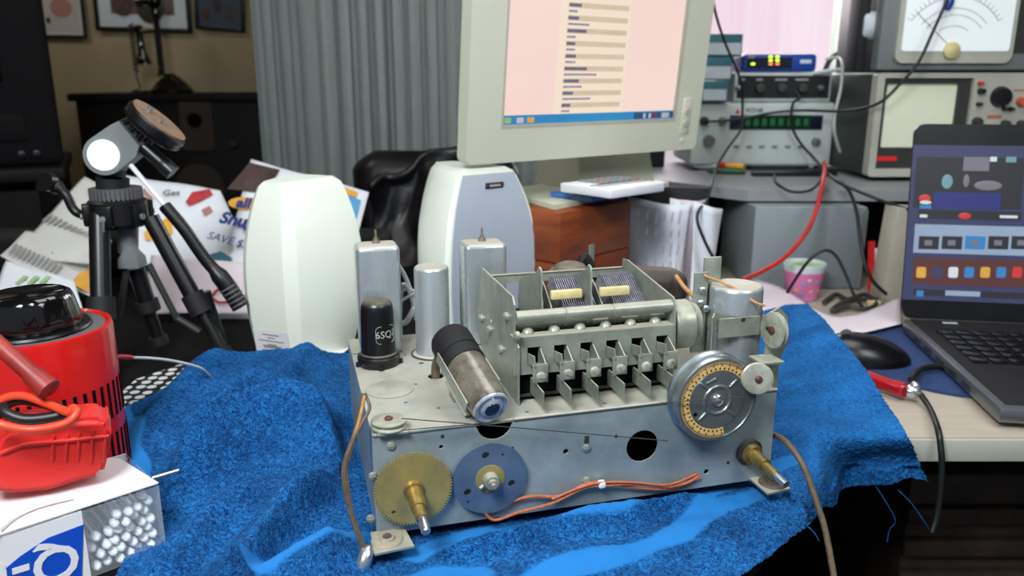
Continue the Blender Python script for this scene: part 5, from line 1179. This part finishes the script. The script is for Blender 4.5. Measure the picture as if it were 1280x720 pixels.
g.build('scale_lines', 'print_grey', mfc)
g = G(); e_ = hit(1147, 16, mF, 1, -.0138); g.tube([(cxm.x, -.0138, cxm.z), (e_.x, -.0138, e_.z)], .0006, 5, 0); g.build('pointer', 'inst_dark', mfc)
g = G(); q = hit(1189, 63, mF, 1, -.013); g.lathe((q.x, -.0128, q.z), (0, -1, 0), [(0, .016), (.006, .015), (.008, .010), (.009, .009), (.010, .001)], 24); g.build('zero_screw', 'ceramic', mm)
g = G(); q = hit(1277, 25, mF, 1, -.001); g.bx((q.x - .020, -.003, q.z - .06), (q.x + .05, -.0005, q.z + .12)); g.build('dark_control_panel', 'inst_dark', vt)
g = G(); q = hit(1084, 28, mF, 0, .0) if False else None
g = G(); g.lathe((-.004, .055, .088), (-1, 0, -.0), [(-.016, .024), (.010, .024), (.014, .020), (.015, .001)], 30)
for v in g.bm.verts: v.co.z = .088 + (v.co.z - .088) * 1.15
g.build('handle_pivot', 'label_w', vt)
g = G(); g.bx((-.024, .04, .0), (-.006, .10, .24), .003); g.build('side_strap', 'black_matte', vt)
# blue clip hanging on top of the meter
g = G(); a = at(1189, -12, 1.575); b = at(1184, 13, 1.57); g.lathe(b, a - b, [(0, .005), (.01, .009), (.03, .009), (.04, .005)], 10); o = g.build('blue_clip', 'router_blue'); tag(o, 'blue test clip hanging over the white meter face', 'test clip')
# ---- cables
cable('power_cord', [(888, -30, 1.6), (893, 10, 1.6), (905, 50, 1.62), (920, 85, 1.68), (927, 108, 1.73), (928, 140, 1.74), (926, 162, 1.73), (910, 185, 1.71), (898, 205, 1.66), (890, 228, 1.42), (884, 250, 1.37), (874, 262, 1.32), (872, 278, 1.30), (885, 310, 1.30), (900, 335, 1.30)], .0026, 'wire_bk', 'thin black cord running down past the teal cartons to the upright papers')
cable('test_cable', [(1184, 0, 1.56), (1166, 40, 1.55), (1148, 78, 1.55), (1125, 105, 1.56), (1100, 128, 1.57), (1070, 137, 1.62), (1040, 139, 1.7), (1000, 138, 1.76), (965, 141, 1.775), (930, 148, 1.775), (905, 151, 1.775), (884, 152, 1.778)], .0030, 'wire_bk', 'black cable looping from the meter across the oscilloscope to the counter')
cable('test_cable', [(992, 112, 1.775), (1000, 122, 1.76), (991, 130, 1.77), (989, 155, 1.775), (1000, 178, 1.775), (1017, 197, 1.76), (1030, 212, 1.60), (1040, 222, 1.45), (1056, 232, 1.40), (1100, 250, 1.37), (1135, 262, 1.32)], .0028, 'wire_bk', 'black cable crossing the right end of the counter and dropping off the shelf')
cable('test_cable', [(968, 219, 1.52), (971, 229, 1.43), (985, 238, 1.405), (1000, 240, 1.40), (1016, 236, 1.405), (1026, 224, 1.46), (1030, 214, 1.55)], .0028, 'wire_bk', 'short black cable loop hanging on the front of the raised shelf')
cable('test_cable', [(1036, 218, 1.50), (1050, 227, 1.42), (1062, 240, 1.39), (1070, 262, 1.35), (1075, 295, 1.30), (1080, 325, 1.28), (1090, 350, 1.27), (1108, 368, 1.27)], .0030, 'wire_bk', 'black cable hanging from the shelf down over the grey case', )
cable('red_cable', [(1030, 203, 1.60), (1031, 212, 1.50), (1029, 225, 1.43), (1024, 250, 1.38), (1011, 285, 1.34), (985, 318, 1.30), (955, 338, 1.26), (928, 350, 1.20)], .0040, 'wire_rd', 'thick red cable curving down in front of the grey case')
cable('black_cable', [(984, 366, 1.28), (997, 345, 1.27), (1012, 325, 1.26), (1030, 313, 1.26), (1045, 320, 1.26), (1058, 345, 1.25), (1068, 370, 1.24), (1078, 384, 1.24)], .0026, 'wire_bk', 'thin black cable arching in front of the pink cup')
cable('white_cable', [(1032, 74, 1.80), (1048, 72, 1.78), (1053, 82, 1.74), (1051, 110, 1.72), (1044, 140, 1.72), (1043, 165, 1.72), (1050, 190, 1.74)], .0032, 'wire_wh', 'white cable hanging between the counter and the oscilloscope')
cable('white_cable', [(1016, 92, 1.80), (1035, 89, 1.79), (1056, 86, 1.78), (1072, 84, 1.76)], .0045, 'wire_wh', 'thick white cable reaching from the router to the meter')
cable('wire_bundle', [(1030, 92, 1.86), (1038, 74, 1.86), (1054, 66, 1.86), (1062, 78, 1.86), (1078, 72, 1.86)], .006, 'inst_dark', 'dark wire bundle behind the white cable beside the meter')
cable('blue_wire', [(1050, 80, 1.84), (1060, 68, 1.83), (1074, 66, 1.83)], .005, 'router_blue', 'short blue wire beside the meter case')
g = G(); p = at(1052, 148, 1.76); g.ball(p, .012, (1, 1, 1.4)); p = at(1049, 182, 1.76); g.ball(p, .014, (1, 1, 1.6)); o = g.build('plastic_wrap', 'cup_w'); 
bpy.data.objects.remove(o)
# red and grey things leaning right of the case
g = G(); a = at(1103, 250, 1.33); g.box((onz(1104, 371, .751).x, 1.345, .835), (.046, .05, .165), Matrix.Rotation(.06, 3, 'Y'), .002); o = g.build('small_carton', 'bezel_dk'); tag(o, 'upright dull beige carton between the grey case and the laptop', 'carton')
for k, (u0, v0, u1, v1, m, lab) in enumerate(((1085, 366, 1120, 312, 'red_plastic', 'red plastic folder leaning beside the laptop, left one'), (1096, 368, 1124, 318, 'paper_pink', 'thin pale card leaning between the red folders'), (1104, 370, 1132, 318, 'red_dark', 'dark red folder leaning beside the laptop, right one'))):
    a = onz(u0, v0, .752); b = at(u1, v1, a.y + .02); F = frame(a, (1, .1, 0), b - a); g = G(); L_ = (b - a).length; w__ = (.012, .006, .018)[k]; g.box((w__ / 2, k * .004, L_ / 2), (w__, .003, L_)); o = g.build('leaning_folder', m, None, F); tag(o, lab, 'folder')
g = G(); pts = [onz(u, v, .757) for u, v in ((1030, 378), (1045, 368), (1060, 374), (1080, 368), (1095, 378), (1085, 386), (1060, 384), (1040, 388), (1060, 376), (1100, 374), (1120, 372))]; g.tube(pts, .004, 8, 5); o = g.build('wire_tangle', 'inst_dark'); tag(o, 'tangle of dark wires on the desk behind the white paper', 'wires')
g = G(); p = onz(1092, 379, .756); g.box(p, (.022, .012, .009), None, .002); o = g.build('plug_connector', 'ceramic'); tag(o, 'small cream connector on the desk among the dark wires', 'connector')
# white paper lying behind the towel
g = G()
def pw(u, v):
    K0 = [(940, 352), (975, 362), (1010, 376), (1045, 386), (1085, 383), (1124, 374)]; K1 = [(945, 392), (980, 398), (1010, 406), (1045, 416), (1085, 412), (1127, 402)]
    def ip(K):
        x = u * 5; i = min(4, int(x)); f = x - i; return K[i][0] * (1 - f) + K[i + 1][0] * f, K[i][1] * (1 - f) + K[i + 1][1] * f
    e0 = Vector(onz(*ip(K0), .765)); e1 = Vector(onz(*ip(K1), .765)); e0.z = e1.z = .754
    return e0 * (1 - v) + e1 * v + Vector((0, 0, .008 + .010 * math.sin(u * 6 + 1) * (1 - v)))
g.grid(24, 8, pw); o = g.build('wrinkled_paper', 'paper_pink'); md = o.modifiers.new('s', 'SOLIDIFY'); md.thickness = .001; tag(o, 'wrinkled pinkish white paper on the desk between the cup and the mouse', 'paper')
# ================================================================== LAPTOP, MOUSE, PAD, TOOL
h0 = onz(1128, 398, .776); f0_ = onz(1250, 512, .774)
fd = (Vector((f0_.x, f0_.y, 0)) - Vector((h0.x, h0.y, 0))); LD = fd.length; LM = frame((h0.x, h0.y, .7555), (-fd.y, fd.x, 0))
lap = thing('laptop', 'open black laptop on the pale desk with its screen lit', 'laptop', LM); LW = .41
g = G(); g.bx((0, -LD, .002), (LW, 0, .020), .004); g.build('base', 'silver', lap)
g = G(); g.bx((.010, -LD + .012, .0201), (LW - .01, -.004, .0213), .0005); dk_ = g.build('keyboard_deck', 'black_matte', lap)
for r in range(6):
    for c in range(15):
        g = G(); g.box((.036 + c * .0235, -.070 - r * .0235, .0228), (.019, .019, .003), None, .0012); g.build('key', 'black_gloss', dk_) if c < 8 else g.bm.free()
g = G(); g.bx((.10, -LD + .03, .0214), (.22, -LD + .10, .0218)); g.build('touchpad', 'black', dk_)
for k in range(5):
    g = G(); g.bx((-.0008, -.06 - k * .045, .007), (.0006, -.085 - k * .045, .014)); g.build('side_port', 'inst_dark', lap)
g = G(); g.box((.06, -.02, .0222), (.02, .004, .001)); g.build('indicator_light', 'label_w', dk_)
# lid
tl0 = at(1127, 155, h0.y + .035)
Lf = LM @ T(0, 0, .020); hgt = (tl0 - (Lf @ Vector((0, 0, 0)))).length
tilt = Matrix.Rotation(math.radians(-9), 4, 'X'); LidM = T(0, .004, .020) @ tilt
lidW = LM @ LidM
def lid(g, name, m, parent=None): 
    bmesh.ops.transform(g.bm, matrix=LidM, verts=g.bm.verts[:]); return g.build(name, m, parent or lap)
htop = hit(1180, 155, lidW).z
g = G(); g.plate(rrect(0, 0, LW, htop, .014), [], .008, T(0, 0, 0)); ld = lid(g, 'lid', 'black')
def LP(u, v, y=-.0006): return hit(u, v, lidW, 1, y)
def lq(u0, v0, u1, v1, y, name, m, parent):
    a = LP(u0, v0, y); b = LP(u1, v1, y); x_0 = a.x; x_1 = b.x; g = G(); g.bx((min(x_0, x_1), y, min(a.z, b.z)), (max(x_0, x_1), y + .0003, max(a.z, b.z))); return lid(g, name, m, parent)
for nm, c, e in (('scr_base', (44, 50, 96), .35), ('scr_dark', (12, 14, 26), .3), ('scr_light', (150, 172, 200), .6), ('scr_red', (84, 30, 26), .4), ('scr_blue', (18, 30, 120), .4), ('scr_teal', (110, 160, 170), .6), ('scr_grey', (120, 116, 130), .45), ('scr_white', (220, 228, 236), .8), ('scr_yellow', (226, 170, 60), .6), ('scr_lred', (214, 40, 40), .6), ('scr_cy', (40, 130, 200), .6)):
    M[nm] = mat(nm.replace('scr', 'screen_colour'), c, .4, 0, None, 12, emit=e)
sb = lq(1142, 181, 1282, 380, -.0008, 'screen', 'scr_base', ld)
lq(1146, 196, 1276, 262, -.0012, 'video_picture', 'scr_dark', sb)
lq(1148, 262, 1276, 276, -.0013, 'video_bar', 'scr_dark', sb)
lq(1205, 196, 1236, 214, -.0015, 'video_highlight', 'scr_grey', sb); lq(1168, 240, 1250, 262, -.0015, 'video_towel', 'scr_blue', sb)
g = G(); p = LP(1184, 227, -.0018); g.ball(p, .0085, (.9, .05, 1.25), 16); lid(g, 'video_speaker', 'scr_teal', sb)
g = G(); p = LP(1208, 226, -.0018); g.ball(p, .006, (.7, .05, 1.6), 16); lid(g, 'video_speaker', 'scr_grey', sb)
g = G(); p = LP(1235, 232, -.0018); g.ball(p, .012, (1.6, .05, .6), 16); lid(g, 'video_radio', 'scr_grey', sb)
g = G(); p = LP(1156, 248, -.0018); g.ball(p, .0075, (1.1, .05, .8), 16); lid(g, 'video_red_shape', 'scr_lred', sb)
g = G(); p = LP(1157, 253, -.0022); g.ball(p, .006, (1.4, .05, .45), 16); lid(g, 'video_white_shape', 'scr_white', sb)
lq(1150, 256, 1164, 261, -.0019, 'video_blue_shape', 'scr_cy', sb)
g = G(); p = LP(1206, 270, -.0018); g.ball(p, .008, (1.1, .05, .6), 16); lid(g, 'record_button', 'scr_lred', sb)
lq(1238, 196, 1246, 202, -.0016, 'video_highlight', 'scr_white', sb); lq(1258, 196, 1270, 203, -.0016, 'video_highlight', 'scr_teal', sb); lq(1250, 269, 1272, 273, -.0016, 'time_bar', 'scr_white', sb); lq(1150, 268, 1159, 272, -.0016, 'time_mark', 'scr_white', sb)
lq(1144, 280, 1282, 320, -.0012, 'gallery_strip', 'scr_light', sb)
for k in range(5):
    u = 1149 + k * 29; lq(u, 295, u + 24, 312, -.0016, 'thumbnail', 'scr_dark' if k != 2 else 'scr_cy', sb); lq(u + 7, 300, u + 16, 307, -.0019, 'thumbnail_detail', 'scr_grey', sb)
lq(1142, 321, 1282, 360, -.0012, 'desktop_picture', 'scr_red', sb)
for k, m in enumerate(('scr_yellow', 'scr_base', 'scr_white', 'scr_cy', 'scr_yellow', 'scr_cy', 'scr_lred')):
    u = 1145 + k * 20; g = G(); a_ = LP(u, 347, -.0016); b_ = LP(u + 13, 334, -.0016); g.plate(rrect(a_.x, min(a_.z, b_.z), b_.x, max(a_.z, b_.z), .003), [], .0004, T(0, -.0018, 0)); lid(g, 'desktop_icon', m, sb)
lq(1142, 361, 1282, 374, -.0012, 'task_strip', 'scr_dark', sb); lq(1182, 363, 1225, 371, -.0016, 'task_button', 'scr_light', sb); lq(1146, 363, 1154, 371, -.0016, 'start_button', 'scr_cy', sb)
# mouse pad, mouse
pc2 = onz(1165, 445, .7515)
g = G(); rx, ry = .125, .155
g.plate([(pc2.x + rx * math.cos(2 * PI * k / 60), pc2.y + ry * math.sin(2 * PI * k / 60) - .0) for k in range(60)], [], .0035, T(0, 0, .7545) @ ZP); mp_ = g.build('mouse_pad', 'blue_mat'); tag(mp_, 'round blue mouse pad lying on the pale desk left of the laptop', 'mouse pad')
mo = onz(1080, 436, .770); MM = T(mo.x, mo.y + .0, .7550) @ Matrix.Rotation(-.12, 4, 'Z')
ms = thing('computer_mouse', 'black computer mouse lying on the blue pad beside the towel', 'mouse', MM)
g = G(); g.ball((0, 0, 0), 1, (.062, .040, .036), 28)
for v in list(g.bm.verts):
    v.co.z = max(v.co.z, 0) * (1 - .25 * (v.co.x / .058)); 
M['mouse'] = mat('satin_black', (10, 10, 12), .28, 0, (8, 8, 9), 20); g.build('mouse_shell', 'mouse', ms)
g = G(); g.lathe((-.025, -.002, .034), (0, 1, 0), [(0, .008), (.004, .008)], 16); g.build('scroll_wheel', 'grey_ring', ms)
# red handled tool with alligator jaw
th0 = onz(1080, 471, .764); th1 = onz(1132, 489, .764)
tl_o = thing('alligator_clip', 'red handled alligator clip with a metal jaw lying at the front of the desk', 'alligator clip', T(0, 0, 0))
g = G(); d = th1 - th0; g.lathe(th0, d, [(0, .004), (.004, .0095), (d.length * .5, .0085), (d.length * .96, .0100), (d.length, .008)], 20)
M['dred'] = mat('deep_red_plastic', (176, 18, 34), .3, 0, (150, 12, 26), 20, coat=.4); g.build('red_handle', 'dred', tl_o)
g = G(); e1_ = onz(1150, 490, .764); d = e1_ - th1; g.lathe(th1, d, [(0, .006), (.004, .0085), (d.length * .7, .009), (d.length, .006)], 10); g.ball(th1 + d * .6 + Vector((0, 0, .007)), .006); g.build('metal_jaw', 'alu_bright', tl_o)
g = G(); g.tube([onz(1139, 475, .768), onz(1150, 462, .765), onz(1175, 458, .762), onz(1205, 461, .762), onz(1228, 468, .762)], .0042, 10, 6); g.build('upper_cable', 'wire_bk', tl_o)
g = G(); g.tube([onz(1150, 492, .762), onz(1162, 510, .757), at(1172, 535, .80), at(1176, 560, .785), at(1177, 590, .78), at(1172, 640, .775), at(1165, 665, .77)], .0034, 10, 6); g.build('lower_cable', 'wire_bk', tl_o)
# grey cable beside right foot
cable('twin_lead', [(960, 540, .700), (982, 552, .672), (1000, 575, .655), (1012, 602, .645), (1022, 632, .635), (1032, 665, .625), (1046, 740, .60)], .0028, 'wire_br', 'brown twin lead running from the chassis over the towel edge')
# under-desk things
g = G(); g.bx((.55, 1.0, .0), (.885, 1.45, .60), .006); o = g.build('brown_cabinet', 'floorbrown'); tag(o, 'brown slatted box standing in the dark under the right desk', 'box')
g2 = G()
for k in range(11): g2.bx((.545, .985, .03 + k * .05), (.890, .999, .055 + k * .05), .003)
g2.build('slats', 'floorbrown', o)
# ================================================================== LEFT FOREGROUND
vc = onz(40, 590, .7505); vY = .70; vx = at(42, 410, vY).x
VM = T(vx, vY, .7515)
va = thing('variable_transformer', 'round red variable transformer with a black knob at the left edge', 'transformer', VM)
vr = .0655; vtop = at(42, 408, vY).z - .7515
g = G(); g.lathe((0, 0, 0), (0, 0, 1), [(0, vr * .9), (0, vr), (vtop - .006, vr), (vtop - .001, vr * .985), (vtop, vr * .95), (vtop - .002, vr * .90), (vtop - .004, vr * .89)], 90, True, False)
bod = g.build('red_body', 'red', va)
for row, (za, zb_) in enumerate(((vtop * .44, vtop * .66), (vtop * .08, vtop * .34))):
    for k in range(28):
        a = -PI / 2 + .10 + k * .135 if row == 0 else -PI / 2 + .16 + k * .135
        if a > PI * .6: break
        g = G(); g.box((vr * math.cos(a), vr * math.sin(a), (za + zb_) / 2), (.0012, .0031, zb_ - za), Matrix.Rotation(a, 3, 'Z')); g.build('vent_slot', 'void', bod)
g = G(); g.lathe((0, 0, vtop - .004), (0, 0, 1), [(0, vr * .91), (.0015, vr * .90), (.0015, vr * .66), (.003, .001)], 60); g.build('top_plate', 'grey_ring', va)
g = G(); g.lathe((0, 0, vtop - .001), (0, 0, 1), [(0, .048), (.002, .047), (.003, .001)], 60); g.build('black_dial_plate', 'black', va)
g = G(); n = 48; kz = vtop + .001
prof2 = [(0, .040), (.003, .0415), (.018, .038), (.026, .036), (.030, .034), (.0315, .031), (.029, .028), (.027, .001)]
g.lathe((0, 0, kz), (0, 0, 1), prof2, 72)
for v in g.bm.verts:
    r = math.hypot(v.co.x, v.co.y)
    if r > .0335:
        a = math.atan2(v.co.y, v.co.x); f = 1 - .035 * max(0, math.cos(a * 12)) ** 4; v.co.x *= f; v.co.y *= f
g.build('knob', 'black_gloss', va)
# red probe handle, loops and the large red clamp in front
def Lp(u, v, Y): return at(u, v, Y)
pr = thing('test_probe', 'dull red test probe handle leaning on the red transformer', 'test probe', T(0, 0, 0))
g = G(); a, b = Lp(-14, 420, .575), Lp(56, 482, .56); d = b - a; g.lathe(a, d, [(0, .0062), (d.length * .85, .0066)], 20); g.build('handle', 'red_dark', pr)
g = G(); g.lathe(a + d * .78, d, [(0, .0078), (d.length * .30, .0088), (d.length * .33, .006), (d.length * .33, .001)], 20); g.build('collar', 'red_dark', pr)
cl = thing('battery_clamp', 'large ribbed red plastic clamp resting on the white box lid', 'clamp', T(0, 0, 0))
F = frame(Lp(-30, 612, .535), Lp(134, 598, .575) - Lp(-30, 612, .535))
prf = [(-10, 560), (0, 545), (22, 534), (60, 530), (110, 524), (131, 524), (140, 532), (139, 555), (132, 586), (128, 597), (100, 603), (60, 616), (20, 619), (-20, 616), (-30, 590)]
g = G(); g.plate([(hit(u, v, F).x, hit(u, v, F).z) for u, v in prf], [], .040, T(0, 0, 0)); bmesh.ops.bevel(g.bm, geom=[e for e in g.bm.edges if e.calc_face_angle(0) > .5], offset=.005, segments=3, affect='EDGES'); 
cb_ = g.build('clamp_body', 'red_plastic', cl, F)
cb_.matrix_world = F; cb_.parent = cl
for u, v0, v1 in ((67, 545, 566), (84, 543, 566), (99, 541, 566), (116, 538, 568), (132, 536, 568)):
    a = F @ hit(u, v0, F, 1, -.0008); b = F @ hit(u - 2, v1 + 10, F, 1, -.0008); g = G(); g.tube([a, b], .0012, 6, 0); g.build('grip_rib', 'red_plastic', cl)
g = G(); g.tube([F @ hit(u, v, F, 1, -.0012) for u, v in ((0, 567), (30, 556), (70, 552), (110, 548), (136, 545))], .0016, 6, 4); g.build('edge_rib', 'red_plastic', cl)
g = G(); g.tube([Lp(-10, 530, .57), Lp(5, 508, .575), Lp(25, 500, .575), Lp(50, 503, .57), Lp(72, 510, .565), Lp(78, 517, .56), Lp(60, 522, .555), Lp(30, 524, .55), Lp(8, 516, .55), Lp(2, 508, .555)], .0040, 10, 6); g.build('black_lead', 'wire_bk', cl)
M['or_red'] = mat('orange_red_lead', (226, 70, 40), .4)
g = G(); g.tube([Lp(-20, 515, .56), Lp(5, 498, .565), Lp(30, 495, .565), Lp(62, 506, .56), Lp(85, 515, .55), Lp(92, 510, .55), Lp(95, 518, .545), Lp(80, 530, .54), Lp(40, 537, .535), Lp(5, 532, .53), Lp(-20, 520, .53)], .0032, 10, 6); g.build('orange_red_lead', 'or_red', cl)
# lead with white wire at the right of the transformer
wl2 = thing('white_lead', 'white wire with a red sleeve running from the transformer to the towel', 'wire', T(0, 0, 0))
g = G(); g.tube([at(134, 448, .735), at(150, 446, .76), at(164, 447, .78)], .0026, 10, 4); g.build('red_sleeve', 'wire_rd', wl2)
g = G(); g.tube([at(163, 447, .78), at(190, 448, .80), at(220, 452, .83), at(250, 460, .86), at(262, 470, .88)], .0017, 10, 6); g.build('white_core', 'wire_wh', wl2)
# black cloth with white spots
M['dots'] = None
dots = bpy.data.materials.new('black_cloth_with_white_spots'); dots.use_nodes = True; nt = dots.node_tree; N = nt.nodes; L = nt.links; b = N['Principled BSDF']
tc = N.new('ShaderNodeTexCoord'); vo = N.new('ShaderNodeTexVoronoi'); vo.voronoi_dimensions = '2D'; vo.inputs['Scale'].default_value = 62; vo.inputs['Randomness'].default_value = .25; L.new(tc.outputs['Object'], vo.inputs['Vector'])
cr_ = N.new('ShaderNodeValToRGB'); cr_.color_ramp.elements[0].position = .33; cr_.color_ramp.elements[1].position = .38; cr_.color_ramp.elements[0].color = lin((208, 210, 208)); cr_.color_ramp.elements[1].color = lin((10, 10, 12)); L.new(vo.outputs['Distance'], cr_.inputs[0]); L.new(cr_.outputs[0], b.inputs['Base Color']); b.inputs['Roughness'].default_value = .8
M['dots'] = dots
g = G(); zz_ = .7525; pts = [onz(u, v, zz_) for u, v in ((140, 500), (170, 474), (235, 452), (300, 448), (300, 520), (230, 620), (150, 640), (60, 640), (60, 560))]
g.plate([(p.x, p.y) for p in pts], [], .0015, T(0, 0, zz_) @ ZP); o = g.build('spotted_cloth', 'dots'); tag(o, 'black cloth with white spots on the desk between the transformer and the towel', 'cloth')
# ================================================================== COTTON SWAB BOX
q0 = CAM + ray(-60, 690) * ((.810 - CZ) / ray(-60, 690).z); q1 = onz(198, 606, .810)
QF = frame((q1.x, q1.y, .751), (q1.x - onz(20, 664, .81).x, q1.y - onz(20, 664, .81).y, 0)) ; qh = .810 - .751; QL = .30
qb = thing('cotton_swab_box', 'white and blue carton of cotton swabs with a clear end at the lower left', 'box', QF)
xs_ = hit(105, 660, QF).x
g = G()
g.bx((-QL, 0, 0), (xs_, .0012, qh - .001)); g.bx((-QL, .078, 0), (0, .0792, qh - .001)); g.bx((-QL, 0, 0), (xs_, .079, .001)); g.bx((-QL, 0, 0), (-QL + .001, .079, qh - .001)); g.bx((xs_ - .001, .001, .001), (xs_, .078, qh - .012)); g.build('carton', 'white', qb)
g = G(); lz = [(105, 655), (60, 672), (25, 695), (0, 716), (-30, 745), (105, 745)]
g.plate([(min(hit(u, v, QF).x, xs_), max(hit(u, v, QF).z, .001)) for u, v in lz], [], .0004, T(0, -.0006, 0)); bl = g.build('blue_panel', 'blue_print', qb)
g = G(); TT = T(hit(48, 706, QF).x, -.0010, hit(48, 706, QF).z) @ Matrix.Rotation(PI, 4, 'Y') @ T(0, 0, 0)
g.text('Q-tips', T(hit(100, 693, QF).x, -.0009, hit(100, 693, QF).z) @ Matrix.Rotation(PI + .06, 4, 'Y'), .040, align='LEFT', bold=.0006); 
g.build('brand_lettering', 'white', bl)
g = G(); g.bx((xs_, -.0004, .001), (0, .0004, qh - .001)); g.bx((-.0004, .0004, .001), (.0004, .078, qh - .001)); g.build('clear_window', 'clear', qb)
# lid sheet
g = G(); lp = [onz(u, v, .812) for u, v in ((198, 603), (150, 573), (136, 572), (100, 585), (20, 600), (-60, 620), (-60, 700), (0, 668), (100, 635))]
QI = QF.inverted(); l3 = [QI @ p for p in lp]; g.plate([(p.x, p.y) for p in l3], [], .001, T(0, 0, .812 - .751) @ ZP); g.build('lid', 'white', qb)
g = G(); g.tube([QI @ onz(u, v, .815) for u, v in ((0, 662), (20, 645), (50, 632), (90, 622))], .0012, 6, 5); g.build('torn_edge', 'white', qb)
M['stick'] = mat('paper_stick', (225, 228, 230), .6)
cnt = 0; random.seed(3)
for layer in range(7):
    for k in range(11):
        x = xs_ + .0065 + k * .0082 + (layer % 2) * .004
        z = .0045 + layer * .0074
        if x > -.004 or z > qh - .006: continue
        if layer >= 4 and k < 2 : continue
        if layer >= 6 and k < 5: continue
        yo = random.uniform(.003, .010); x += random.uniform(-.0012, .0012); z += random.uniform(-.0008, .0008)
        s_o = tag(bpy.data.objects.new('cotton_swab', None), 'white cotton swab lying in the clear end of the swab box', 'cotton swab', 'cotton swabs inside the clear box end') if False else None
        g = G(); g.ball((0, 0, 0), .0036, (1, 1.9, 1), 14); 
        g.cyl((0, .004, 0), (0, .058, 0), .0011, seg=8); g.ball((0, .062, 0), .0034, (1, 1.9, 1), 10)
        o = g.build('cotton_swab', 'swab', None, QF @ T(x, yo + .004, z)); tag(o, 'white cotton swab packed among the others in the clear box end', 'cotton swab', 'cotton swabs inside the clear box end'); cnt += 1
g = G(); g.plate([(p.x, p.y) for p in (onz(350, 450, .7525), onz(395, 470, .7525), onz(436, 436, .7525), onz(436, 412, .7525), onz(400, 425, .7525))], [], .0012, T(0, 0, .7537) @ ZP); o = g.build('paper_sheet', 'white'); tag(o, 'white paper sheet on the desk under the left white speaker, beside the chassis', 'paper')
# glass rod lying on towel
g = G(); a, b = onz(190, 598, .790), onz(223, 588, .790); g.lathe(a, b - a, [(0, .0022), ((b - a).length, .0018)], 12); o = g.build('thin_rod', 'alu_bright'); tag(o, 'thin silvery rod poking out from under the box lid onto the towel', 'rod')
# ================================================================== LIGHT AND CAMERA
def area(name, loc, tgt, size, power, c):
    l = bpy.data.lights.new(name, 'AREA'); l.energy = power; l.size = size; l.color = c; o = bpy.data.objects.new(name, l); col.objects.link(o); o.location = loc
    o.rotation_euler = (Vector(tgt) - Vector(loc)).to_track_quat('-Z', 'Y').to_euler(); return o
area('desk_lamp_light', (-.32, -.08, 1.72), (0, .8, .80), .35, 20, (.92, .96, 1.0))
area('ceiling_light', (.25, .9, 2.42), (.1, 1.0, .8), .9, 12, (.95, .98, 1.0))
area('window_light', (.64, 2.50, 1.5), (.5, 1.0, .9), .6, 9, (1.0, .92, .96))
area('desk_fill_light', (.75, .1, 1.8), (.6, 1.3, .9), .5, 7, (.94, .97, 1.0))  # added fill to brighten the upright papers, no lamp stands here
area('room_light', (-1.6, 1.4, 2.4), (-1.6, 3.0, 1.3), .6, 11, (1.0, .93, .80))
w = bpy.data.worlds.new('world'); bpy.context.scene.world = w; w.use_nodes = True; w.node_tree.nodes['Background'].inputs[0].default_value = (.55, .62, .72, 1); w.node_tree.nodes['Background'].inputs[1].default_value = .35
cam = bpy.data.cameras.new('camera'); cam.sensor_width = 36; cam.lens = FPX / 1280 * 36; cam.clip_start = .02
co = bpy.data.objects.new('camera', cam); col.objects.link(co); co.location = CAM; co.rotation_euler = (PI / 2 - PITCH, 0, 0)
cam.dof.use_dof = True; cam.dof.focus_distance = .70; cam.dof.aperture_fstop = 6.5
sc0 = bpy.context.scene; sc0.camera = co; sc0.view_settings.view_transform = 'Standard'; sc0.view_settings.look = 'None'; sc0.view_settings.exposure = 0
